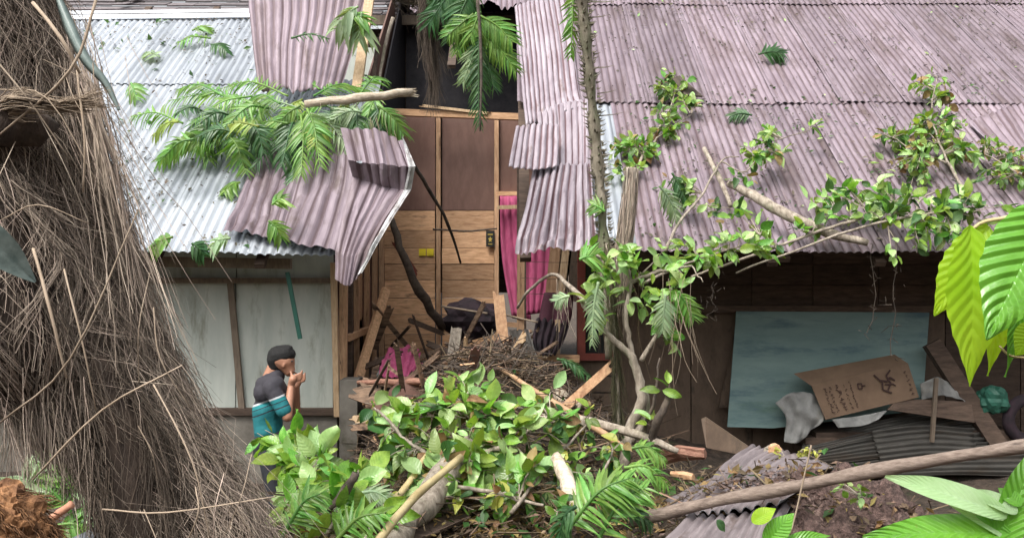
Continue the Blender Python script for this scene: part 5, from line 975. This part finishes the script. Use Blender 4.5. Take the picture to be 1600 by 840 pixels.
def bundle(name, label, cat, pts, rad, n, m, core='fibre_dark', out=.02, L=(.15, .5), w=.0018, k=6, corer=.85, parent=None, frizz=.12):
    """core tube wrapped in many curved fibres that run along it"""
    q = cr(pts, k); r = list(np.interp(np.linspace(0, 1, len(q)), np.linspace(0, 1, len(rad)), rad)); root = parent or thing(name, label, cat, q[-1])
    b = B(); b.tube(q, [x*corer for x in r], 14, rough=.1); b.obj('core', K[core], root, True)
    Q = np.array([tuple(p) for p in q]); N_ = len(q); cum = np.concatenate([[0], np.cumsum(np.linalg.norm(np.diff(Q, axis=0), axis=1))]); tot = cum[-1]
    seg = 6; nc = max(8, n//16); ci = rng.integers(0, nc, n); loose = rng.random(n) < .25
    s0 = np.where(loose, rng.uniform(-.05, 1, n), rng.uniform(-.05, 1, nc)[ci]+rng.normal(size=n)*.012)*tot; ln = rng.uniform(*L, n)*.5+rng.uniform(*L, nc)[ci]*.5
    th = np.where(loose, rng.uniform(0, 2*math.pi, n), rng.uniform(0, 2*math.pi, nc)[ci]+rng.normal(size=n)*.06); tw = rng.normal(size=nc)[ci]*.9+rng.normal(size=n)*.35; lo = (rng.random(nc)[ci]*.7+rng.random(n)*.3)**2
    T = np.stack([s0+ln*i/seg for i in range(seg+1)], 1); fr_ = [np.interp(T, cum, Q[:, c]) for c in range(3)]; C = np.stack(fr_, 2); rr = np.interp(T, cum, r)
    ax = Q[-1]-Q[0]; ax /= np.linalg.norm(ax); u = np.cross(ax, [0, 1, 0]); u /= np.linalg.norm(u); v = np.cross(ax, u)
    tt = np.linspace(0, 1, seg+1)[None]; ang = th[:, None]+tw[:, None]*tt*ln[:, None]*2; 
    wob = rng.normal(size=(n, 1))*.5
    rad_ = rr*(.9+.12*rng.random((n, 1)))+out*lo[:, None]*(tt**1.5*2.2+.2*np.sin(tt*5+wob*6)); over = np.clip(T-tot, 0, None)
    Pn = C+u[None, None]*(np.cos(ang)*rad_)[:, :, None]+v[None, None]*(np.sin(ang)*rad_)[:, :, None]+ax[None, None]*over[:, :, None]
    wc = np.cumsum(rng.normal(size=(nc, seg+1, 3)), axis=1)[ci]; Pn += (wc*.85+np.cumsum(rng.normal(size=Pn.shape), axis=1)*.45)*ln[:, None, None]*frizz/seg
    d = np.gradient(Pn, axis=1); d /= np.linalg.norm(d, axis=2, keepdims=True)+1e-9; s_ = np.cross(d, rng.normal(size=(n, 1, 3))*np.ones((1, seg+1, 1))); s_ /= np.linalg.norm(s_, axis=2, keepdims=True)+1e-9
    ww = (w*rng.uniform(.5, 1.6, (n, 1))*(1-.6*tt))[:, :, None]; s2 = np.cross(d, s_)
    V3 = np.stack([Pn+s_*ww, Pn-s_*ww*.5+s2*ww*.87, Pn-s_*ww*.5-s2*ww*.87], 2).reshape(-1, 3)
    i = (np.arange(n)*(seg+1)*3)[:, None]+(np.arange(seg)*3)[None]; i = i.ravel()[:, None]
    F = np.concatenate([i+np.array([0, 1, 4, 3]), i+np.array([1, 2, 5, 4]), i+np.array([2, 0, 3, 5])])
    o = mobj('fibres', npmesh('fibres', V3, F, None, True), K[m], root); o['kind'] = 'stuff'; return root
bundle('bark_stump', 'ragged brown bark stump standing between the spiny trunk and the roof', 'stump', [P(986, 262, 6.1), P(982, 320, 6.1), P(973, 400, 6.1), P(972, 455, 6.1)], [.05, .06, .06, .05], 420, 'fibre', 'bark', .01, (.15, .6), .003, frizz=.02)
bundle('mossy_stem', 'shaggy mossy stem hanging under the small tree crown', 'stem', [P(948, 380, 6.0), P(955, 470, 6.0), P(962, 560, 6.0), P(968, 690, 6.0)], [.018, .022, .020, .018], 900, 'moss', 'bark', .03, (.08, .3), .002)
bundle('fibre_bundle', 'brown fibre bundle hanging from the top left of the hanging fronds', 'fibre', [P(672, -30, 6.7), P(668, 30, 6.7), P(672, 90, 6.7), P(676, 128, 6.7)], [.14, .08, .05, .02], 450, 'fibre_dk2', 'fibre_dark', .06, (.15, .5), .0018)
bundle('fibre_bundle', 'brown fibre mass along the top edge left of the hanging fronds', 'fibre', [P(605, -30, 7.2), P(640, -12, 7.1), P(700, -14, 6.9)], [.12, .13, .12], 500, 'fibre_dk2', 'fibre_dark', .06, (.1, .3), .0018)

# ---------------------------------------------------------------- big fibrous palm trunk, near, at the left
TR = [P(-95, -160, 3.05), P(-50, 40, 3.1), P(20, 240, 3.15), P(92, 430, 3.2), P(170, 610, 3.2), P(262, 760, 3.2), P(365, 960, 3.1)]
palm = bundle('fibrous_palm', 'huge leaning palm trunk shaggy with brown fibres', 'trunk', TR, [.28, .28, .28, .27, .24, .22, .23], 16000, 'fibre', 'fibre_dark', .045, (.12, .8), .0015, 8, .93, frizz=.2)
def extra_fibres(nm, pts, rad, n, m, **kw): return bundle(nm, None, None, pts, rad, n, m, parent=palm, **kw)
extra_fibres('f', [P(-60, 300, 2.9), P(-20, 450, 2.9), P(20, 560, 2.9), P(50, 640, 2.95)], [.25, .3, .2, .05], 2200, 'fibre', out=.08, L=(.15, .45), w=.0015, corer=.75)
extra_fibres('f', [P(20, -30, 3.3), P(60, 60, 3.3), P(95, 130, 3.3)], [.16, .14, .02], 500, 'fibre', out=.06, L=(.2, .5), w=.0015, corer=.8)
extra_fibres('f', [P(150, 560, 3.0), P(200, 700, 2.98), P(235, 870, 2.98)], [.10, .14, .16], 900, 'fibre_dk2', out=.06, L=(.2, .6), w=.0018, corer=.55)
# hanging loose strands against the silver roof
def strands(name, label, n, x0, x1, y0, y1, Y, L, m, w=.0018, lean=.22, parent=None):
    b = B()
    for i in range(n):
        px = random.uniform(x0, x1); py = random.uniform(y0, y1); p = P(px, py, Y+random.uniform(-.1, .1)); l = random.uniform(*L); ln = lean+random.gauss(0, .10)
        q = [p]; d = Vector((ln, 0, -1)).normalized()
        for k in range(6): d = (d+Vector((random.gauss(0, .08), random.gauss(0, .05), -.02))).normalized(); q.append(q[-1]+d*l/6)
        b.tube(q, [w*(1-.1*k) for k in range(7)], 3, False)
    o = b.obj(name, K[m], parent); o['kind'] = 'stuff'; 
    if not parent: tag(o, label, 'fibre')
    return o
strands('loose_fibres', None, 80, 95, 150, 20, 190, 3.1, (.5, 1.15), 'fibre', parent=palm)
strands('loose_fibres', None, 45, 80, 200, 50, 330, 3.1, (.3, .7), 'fibre', .0014, .3, parent=palm)
strands('loose_fibres', None, 40, 120, 150, 90, 160, 3.05, (.8, 1.1), 'fibre', .0025, .27, parent=palm)
strands('loose_fibres', None, 90, 0, 140, 560, 700, 2.85, (.15, .45), 'fibre', .0014, .1, parent=palm)
# pale dry stalks crossing the trunk
for (a, c, e, r, lb) in (
    ((28, -10), (40, 70), (160, 195), 0, None),):
    pass
ST = [((52, 388), (80, 490), (104, 590), .009, 'long pale stalk leaning on the trunk below the dark pocket'), ((0, 660), (110, 560), (215, 330), .006, 'thin pale stalk rising across the lower trunk'), ((52, 748), (160, 640), (285, 570), .006, 'pale stalk slanting up over the lower trunk'),
      ((0, 345), (60, 320), (140, 350), .004, 'pale curved stalk across the middle of the trunk'), ((-10, 90), (40, 150), (110, 250), .005, 'pale stalk in the upper trunk fibres'), ((150, 0), (110, 110), (0, 210), .008, 'grey stalk crossing the top of the trunk to the left'),
      ((52, 5), (95, 60), (125, 115), .011, 'pale peeled twig hanging at the top of the trunk'), ((120, 110), (132, 220), (130, 300), .007, 'thin pale twig below the peeled one'), ((160, 795), (260, 800), (430, 775), .005, 'pale thin stick lying level at the foot of the trunk'), ((240, 600), (300, 720), (330, 850), .005, 'pale stalk running down the lower trunk'),
      ((100, 420), (130, 540), (150, 640), .005, 'pale stalk hanging down the trunk middle'), ((290, 850), (310, 800), (305, 760), .005, 'short pale stalk near the bottom of the trunk'), ((0, 140), (75, 155), (160, 300), .004, 'pale curved fibre stalk at the upper left'), ((240, 480), (250, 560), (300, 640), .004, 'stalk along the right edge of the trunk')]
for a, c, e, r, lb in ST: stick('stalk', [P(*a, 2.75), P(*c, 2.68), P(*e, 2.72)], [r*.6, r*.6, r*.4], 'stalk', lb, 'stalk', 6, .1)
for i in range(16):
    x, y = random.uniform(-20, 330), 0; y = random.uniform(0, 800); ex = -60+y*.42
    x = ex+random.uniform(-60, 190); a = random.gauss(-1.2, .5); l = random.uniform(60, 260); 
    p = [P(x, y, 2.78), P(x+l*.5*math.cos(a)+random.gauss(0, 8), y-l*.5*math.sin(a), 2.7), P(x+l*math.cos(a), y-l*math.sin(a), 2.75)]
    bb = B(); bb.tube(cr(p, 5), random.uniform(.001, .002), 4); o = bb.obj('stalk', K['stalk'] if i % 2 else K['fibre'], palm)
# cut branch stub over a dark tube that stands in for a shaded hollow
b = B(); b.tube([P(-30, 185, 2.86), P(30, 190, 2.8), P(64, 200, 2.84), P(90, 196, 2.9)], [.10, .095, .06, .01], 12, rough=.12); b.obj('pocket', K['fibre_dark'], palm, True)
bundle('f', None, None, [P(-10, 172, 2.76), P(40, 158, 2.70), P(95, 166, 2.74)], [.025, .03, .008], 260, 'stalk', 'fibre_dark', .02, (.1, .25), .002, parent=palm)
# grey green strap leaf
pts = [P(92, 0, 2.85), P(112, 50, 2.82), P(135, 95, 2.8), P(165, 130, 2.8), P(186, 172, 2.8)]
b = B(); q = cr(pts, 5)
for i, p in enumerate(q):
    t = i/(len(q)-1); w = .022*(1-.75*t**2)*(.6+.4*min(1, t*5)); d = (q[min(i+1, len(q)-1)]-q[max(i-1, 0)]).normalized(); s = d.cross(Vector((0, 1, 0))).normalized()
    b.v += [tuple(p-s*w), tuple(p+Vector((0, -.012, 0))), tuple(p+s*w), tuple(p+Vector((0, .004, 0)))]
for i in range(len(q)-1):
    for k in range(4): a = i*4+k; c = i*4+(k+1) % 4; b.f.append((a, c, c+4, a+4))
tag(b.obj('strap_leaf', K['strap'], None, True), 'stiff grey green strap leaf hanging across the silver roof corner', 'leaf')
def big_leaf(label, base, tip, w, m, nrm=(0, -1, .2), droop=.12, fold=.12, wavy=.012, name='big_leaf', pointy=1.0, nl=26, nw=12, teeth=0.0, stalk=None):
    base, tip = Vector(base), Vector(tip); d = tip-base; L = d.length
    V = []; UV = []
    for i in range(nl+1):
        t = i/nl; prof = math.sin(math.pi*min(1, t**.8*.985+.012))**.7*(1 if t < .55 else 1-.45*pointy*((t-.55)/.45)**1.6)
        hw = .5*(w/L)*prof+.003
        for j in range(nw+1):
            u = j/nw*2-1; x = u*hw*(1+teeth*math.sin(t*46+(1 if u > 0 else 0))*abs(u)**6); vn = (t-abs(u)*.19)*10
            z = fold*abs(x)-droop*(t-.3)**2+wavy*(1-abs(2*(vn % 1)-1))*min(1, abs(u)*3)*(1-abs(u)**4)+.02*math.sin(t*7+u*1.3)*abs(u)
            V.append((x, t, z)); UV.append((.5+u*.5, t))
    i = (np.arange(nl)[:, None]*(nw+1)+np.arange(nw)[None]).ravel(); F = np.stack([i, i+1, i+nw+2, i+nw+1], 1)
    me = npmesh(name, np.array(V), F, np.array(UV)); me.materials.append(K[m]); o = bpy.data.objects.new(name, me); COL.objects.link(o)
    M_ = orient(d, nrm); o.matrix_world = Matrix.Translation(base) @ M_.to_4x4() @ Matrix.Diagonal((L, L, L, 1)); return tag(o, label, 'leaf')
big_leaf('grey green leaf tip poking in at the left edge over the trunk', P(-60, 330, 2.2), P(54, 442, 2.3), .10, 'strap', droop=.1)
# torn orange fibrous wood at the bottom left corner
lump('torn_wood', P(0, 835, 2.1), (.10, .09, .12), K['torn'], 'torn orange brown fibrous wood in the bottom left corner', 'wood', 2, 3, .3, 5)
bundle('torn_fibres', 'ragged orange brown fibres over the torn wood in the corner', 'fibre', [P(-20, 770, 2.12), P(5, 810, 2.1), P(30, 870, 2.1)], [.04, .08, .095], 1400, 'torn', 'torn', .025, (.02, .09), .0018, frizz=.25)
stick('stick', [P(72, 815, 2.4), P(92, 800, 2.4), P(112, 786, 2.4)], .012, 'red_stick', 'short reddish brown stick end beside the torn wood', 'stick')
for (a, c, m, lb) in (((110, 800), (60, 760), 'frond', 'green grassy tuft behind the torn wood'), ((130, 790), (150, 740), 'frond_pale', 'pale grassy tuft between the torn wood and the trunk'), ((90, 820), (140, 830), 'frond', 'green tuft beside the reddish stick'), ((100, 770), (100, 715), 'frond', 'upright green tuft under the trunk'), ((50, 780), (35, 745), 'frond_pale', 'pale tuft at the left edge under the trunk'), ((130, 815), (165, 795), 'frond_pale', 'small pale tuft at the foot of the trunk')):
    frond(lb, P(*a, 4.0), P(*c, 4.0), m, n=12, lw=.2, L=.2, sag=.15)
slab('metal_sheet', [P(90, 850, 2.9), P(150, 822, 3.1), P(178, 850, 2.9)], .004, K['zinc'], 'corner of a pale metal sheet at the bottom left', 'sheet')
big_leaf('pale blade leaf lying under the trunk at the left edge', P(15, 752, 3.9), P(72, 768, 3.9), .05, 'frond_pale', droop=.05)

# ---------------------------------------------------------------- big foreground leaves at the right
big_leaf('bright yellow green leaf hanging lowest in the right foreground', P(1518, 352, 1.80), P(1524, 604, 1.76), .128, 'cacao_bright', (.12, -1, .05), teeth=.05)
big_leaf('bright yellow green leaf turned left in the right foreground', P(1545, 352, 1.86), P(1462, 492, 1.84), .10, 'cacao_bright', (-.25, -1, .1), teeth=.05)
big_leaf('narrow bright leaf behind the deep green one in the right foreground', P(1572, 400, 1.84), P(1552, 588, 1.82), .10, 'cacao_bright', (.4, -1, .1), teeth=.05)
big_leaf('deep green glossy quilted leaf in the right foreground', P(1640, 318, 1.66), P(1546, 528, 1.60), .155, 'cacao_deep', (-.18, -1, .25), teeth=.03, wavy=.03)
big_leaf('dark green leaf curling behind the glossy quilted one', P(1600, 440, 1.8), P(1578, 590, 1.8), .06, 'cacao_deep', (.5, -1, .1))
big_leaf('small bright leaf at the right edge below the quilted one', P(1625, 505, 1.75), P(1588, 555, 1.75), .07, 'cacao_bright', (0, -1, .2))
stick('twig', [P(1500, 380, 1.85), P(1530, 350, 1.85), P(1580, 338, 1.85), P(1650, 310, 1.85)], [.002, .004, .005, .006], 'cane', 'thin twig carrying the big foreground leaves', 'twig')
stick('twig', [P(1562, 540, 1.8), P(1580, 556, 1.8), P(1620, 560, 1.8)], .0025, 'cane', 'thin pale twig at the right edge below the big leaves', 'twig')
for (a, c, w, m, nn, lb) in (((1575, 805), (1388, 738), .075, 'cacao_light', (.1, -.8, .7), 'long pale green blade leaf at the bottom right, upper one'), ((1580, 832), (1350, 830), .09, 'cacao_deep', (0, -.7, .8), 'long green blade leaf along the bottom edge at the right'), ((1590, 800), (1510, 762), .05, 'cacao_light', (.2, -.8, .6), 'short white glossy blade leaf behind the long ones'),
     ((1560, 860), (1625, 690), .08, 'cacao_deep', (-.3, -1, .2), 'bright upright blade leaf at the right edge'), ((1600, 850), (1470, 770), .05, 'cacao_light', (0, -.8, .6), 'middle blade leaf between the two long ones'), ((1595, 790), (1560, 760), .04, 'cacao_deep', (0, -1, .3), 'small blade leaf near the right edge')):
    big_leaf(lb, P(*a, 1.9), P(*c, 1.95), w, m, nn, droop=.15, fold=.3, pointy=1.4, wavy=.004)
for (a, c, w, m, lb) in (((1195, 850), (1240, 800), .07, 'cacao_deep', 'bright leaf at the bottom edge under the pole'), ((1175, 815), (1212, 792), .05, 'cacao_bright', 'small arching leaf just below the pole'), ((1225, 845), (1300, 832), .04, 'cacao_deep', 'blade leaf at the bottom edge beside the bright one'), ((1120, 812), (1135, 830), .03, 'frond_dark', 'small dark leaf on the lowest fallen sheet')):
    big_leaf(lb, P(*a, 3.6), P(*c, 3.6), w*1.4, m, (0, -.8, .7), droop=.3)
stick('stem', [P(1235, 835, 3.7), P(1248, 780, 3.7), P(1262, 720, 3.7), P(1268, 695, 3.7)], .004, 'stalk', 'thin white stem standing before the pole', 'stem')
bush('weed', 'small yellowish weeds on top of the soil mound', 'plant', [([P(1225, 735, 4.9), P(1240, 718, 4.9), P(1250, 705, 4.9)], [.004, .003, .002])], [(1225, 715, 4.9, 28, 8, 30), (1262, 712, 4.9, 24, 6, 24), (1205, 725, 4.9, 14, 6, 12)], size=(.02, .045), kinds=('leaf_yellow',))
bush('weed', 'sparse green weeds on the right of the soil mound', 'plant', [([P(1340, 785, 4.0), P(1350, 775, 4.0), P(1360, 770, 4.0)], [.004, .003, .002])], [(1345, 775, 4.05, 22, 8, 14), (1320, 765, 4.1, 12, 5, 8)], size=(.03, .07), kinds=('leaf', 'leaf_pale'))
# hanging vines below the right eave
for (x, y0, y1, Y) in ((1365, 380, 520, 7.0), (1398, 400, 555, 7.0), (1112, 440, 500, 6.6)):
    b = B(); q = [P(x+random.gauss(0, 3), y0+(y1-y0)*k/7, Y) for k in range(8)]; b.tube(q, .004, 4)
    for k in range(24):
        p = random.choice(q)+rv(.03); b.tube([p, p+rv(.03)+Vector((0, 0, -.02))], [.004, .002], 3)
    o = b.obj('hanging_vine', K['dark_bark']); tag(o, {1365: 'long tangled dark vine hanging over the middle of the blue green board', 1398: 'longest dark vine, hanging down to the cardboard box', 1350: 'short dark vine hanging left of the two long ones', 1112: 'dark vine hanging left of the blue green board', 1300: 'very short dark vine under the eave branch', 1420: 'dark vine hanging over the right end of the blue green board'}[x], 'vine', 'thin vines hanging from the right eave')
# roots and dry strips under the small tree crown
strands('dry_fibres', 'pale dry fibres hanging under the right side of the small tree', 14, 1030, 1080, 420, 520, 5.5, (.3, .75), 'stalk', .0025, .05)
strands('dry_fibres', 'dry fibres hanging left of the red window', 22, 866, 888, 425, 470, 6.6, (.2, .5), 'fibre', .002, .0)
strands('dry_fibres', 'dark hanging fibres around the forked trunk', 35, 925, 1000, 380, 520, 6.0, (.2, .7), 'litter', .002, .05)
strands('dry_fibres', 'dry fibres trailing from the palm frond pile over the crumpled sheet', 24, 560, 620, 170, 240, 7.0, (.15, .4), 'stalk', .002, .2)
for (y, x0, x1, Y) in ((408, 815, 925, 8.0), (458, 820, 930, 8.0), (434, 815, 925, 8.0)):
    b = B(); b.tube(cr([P(x0, y, Y), P((x0+x1)/2, y+2, Y), P(x1, y, Y)], 4), .004, 4); tag(b.obj('wire', K['dark_bark']), {408: 'uppermost', 434: 'middle', 458: 'lowest'}[y]+' thin dark wire strung level before the pale wall boards', 'wire', 'thin wires before the wall boards')

# ---------------------------------------------------------------- the man
man = thing('person', 'man in a grey and teal shirt with hands raised to his face', 'person', P(430, 850, 6.75)); man.location.z = .15
YM = 6.75
def caps(b, a, ra, c, rc_, n=12):
    a, c = Vector(a), Vector(c); d = (c-a); L = d.length; u = d.normalized() if L > 1e-6 else Vector((0, 0, 1)); pts = []; rad = []
    for k in range(5): an = math.pi/2*(1-k/4); pts.append(a-u*(ra*math.sin(an))); rad.append(max(.001, ra*math.cos(an)))
    for k in range(5): an = math.pi/2*k/4; pts.append(c+u*(rc_*math.sin(an))); rad.append(max(.001, rc_*math.cos(an)))
    b.tube(pts, rad, n)
def remesh(b, name, m, parent, vox, sm=4, label=None):
    o = b.obj(name, m, parent, True); r = o.modifiers.new('r', 'REMESH'); r.mode = 'VOXEL'; r.voxel_size = vox; r.use_smooth_shade = True
    s = o.modifiers.new('s', 'SMOOTH'); s.iterations = sm; s.factor = .5; return o
def Q(px, py, dy=0): return P(px, py, YM+dy)
b = B()
# head (facing right, bent down), neck
caps(b, Q(438, 560), .088, Q(445, 564), .085); caps(b, Q(448, 570), .070, Q(452, 578), .052); caps(b, Q(456, 567, -.0), .012, Q(458.5, 568), .015, 8)      # skull, jaw, nose
caps(b, Q(457, 577), .012, Q(459, 579), .010, 8); caps(b, Q(451, 583), .03, Q(454, 584), .022, 8); caps(b, Q(454, 562), .03, Q(455, 560), .028, 8)
caps(b, Q(444, 569, -.080), .009, Q(443, 573, -.078), .008, 8); caps(b, Q(443, 569, .083), .012, Q(442, 575, .08), .010, 8)      # ears
caps(b, Q(430, 572), .062, Q(422, 592), .07)
# torso core
caps(b, Q(420, 606), .10, Q(418, 660), .10); caps(b, Q(418, 660), .10, Q(424, 705), .10)
# arms: shoulder, elbow, wrist
for s, sh, el, wr in ((-1, Q(424, 605, -.17), Q(449, 650, -.20), Q(455, 601, -.08)), (1, Q(424, 600, .17), Q(462, 640, .16), Q(463, 602, .04))):
    caps(b, sh, .058, el, .044); caps(b, el, .042, wr, .029)
    ce = wr+Vector((.02, .02*s, .05)); caps(b, wr, .030, ce, .034)
    for k, (dx, dz, l) in enumerate(((.060, .050, .045), (.066, .028, .052), (.062, .006, .048), (.050, -.014, .038))):
        k1 = ce+Vector((.012, -.025*s, .03-k*.017)); k2 = k1+Vector((.040, .018*(-s), .012)); k3 = k2+Vector((.012, .035*(-s)*.3, .026 if s < 0 else .02))
        caps(b, k1, .0105, k2, .0095, 8); caps(b, k2, .0095, k3, .008, 8)
    th = ce+Vector((-.012, -.012*s, .025)); caps(b, th, .012, th+Vector((-.012, -.01*s, .035)), .009, 8)
remesh(b, 'body', K['skin'], man, .0075, 3)
b = B(); caps(b, Q(460, 579, -.02), .004, Q(465, 583, -.02), .004, 6); b.obj('cigarette', K['sack'], man)
b = B(); caps(b, Q(435, 556), .092, Q(444, 554), .088); caps(b, Q(449, 551), .07, Q(452, 553), .055); caps(b, Q(433, 563), .074, Q(434, 568), .068); caps(b, Q(429, 562, -.02), .066, Q(429, 572, -.02), .05); remesh(b, 'hair', K['hair'], man, .008, 2)
for dy in (-.05, .05):
    b = B(); caps(b, Q(456, 564, dy), .007, Q(457, 564, dy), .006, 8); b.obj('eye', K['black'], man)
b = B()
caps(b, Q(424, 600, -.10), .085, Q(424, 600, .10), .085); caps(b, Q(417, 612, -.07), .112, Q(417, 612, .07), .112); caps(b, Q(416, 640, -.05), .112, Q(416, 640, .05), .112); caps(b, Q(418, 672, -.05), .112, Q(420, 672, .05), .112); caps(b, Q(422, 690, -.04), .112, Q(422, 690, .04), .112)
caps(b, Q(431, 586), .078, Q(424, 598), .092); caps(b, Q(412, 600, -.08), .07, Q(412, 600, .08), .07)
for sh, el, t in ((Q(424, 606, -.17), Q(449, 650, -.20), .78), (Q(424, 600, .17), Q(462, 640, .16), .7)): caps(b, sh, .070, sh.lerp(el, t), .066)
caps(b, Q(430, 600, -.12), .08, Q(440, 610, -.08), .06)
caps(b, Q(417, 640, -.04), .122, Q(421, 690, -.02), .118); caps(b, Q(417, 640, .04), .122, Q(421, 690, .02), .118); caps(b, Q(418, 598, -.08), .075, Q(426, 596, .02), .085)
shirt = remesh(b, 'shirt', K['shirt'], man, .011, 4)
b = B()
for dy in (-.10, .10): caps(b, Q(424, 705, dy*.7), .115, Q(434, 790, dy), .075); caps(b, Q(434, 790, dy), .075, Vector((Q(428, 0).x, YM+dy+.02, .24)), .05)
caps(b, Q(422, 690, -.04), .14, Q(422, 705, .04), .14)
remesh(b, 'trousers', K['trouser'], man, .012, 3)
for dy in (-.10, .10):
    b = B(); x = Q(428, 0).x; caps(b, Vector((x-.03, YM+dy, .17)), .045, Vector((x+.14, YM+dy-.02, .155)), .038); b.obj('shoe', K['black'], man, True)
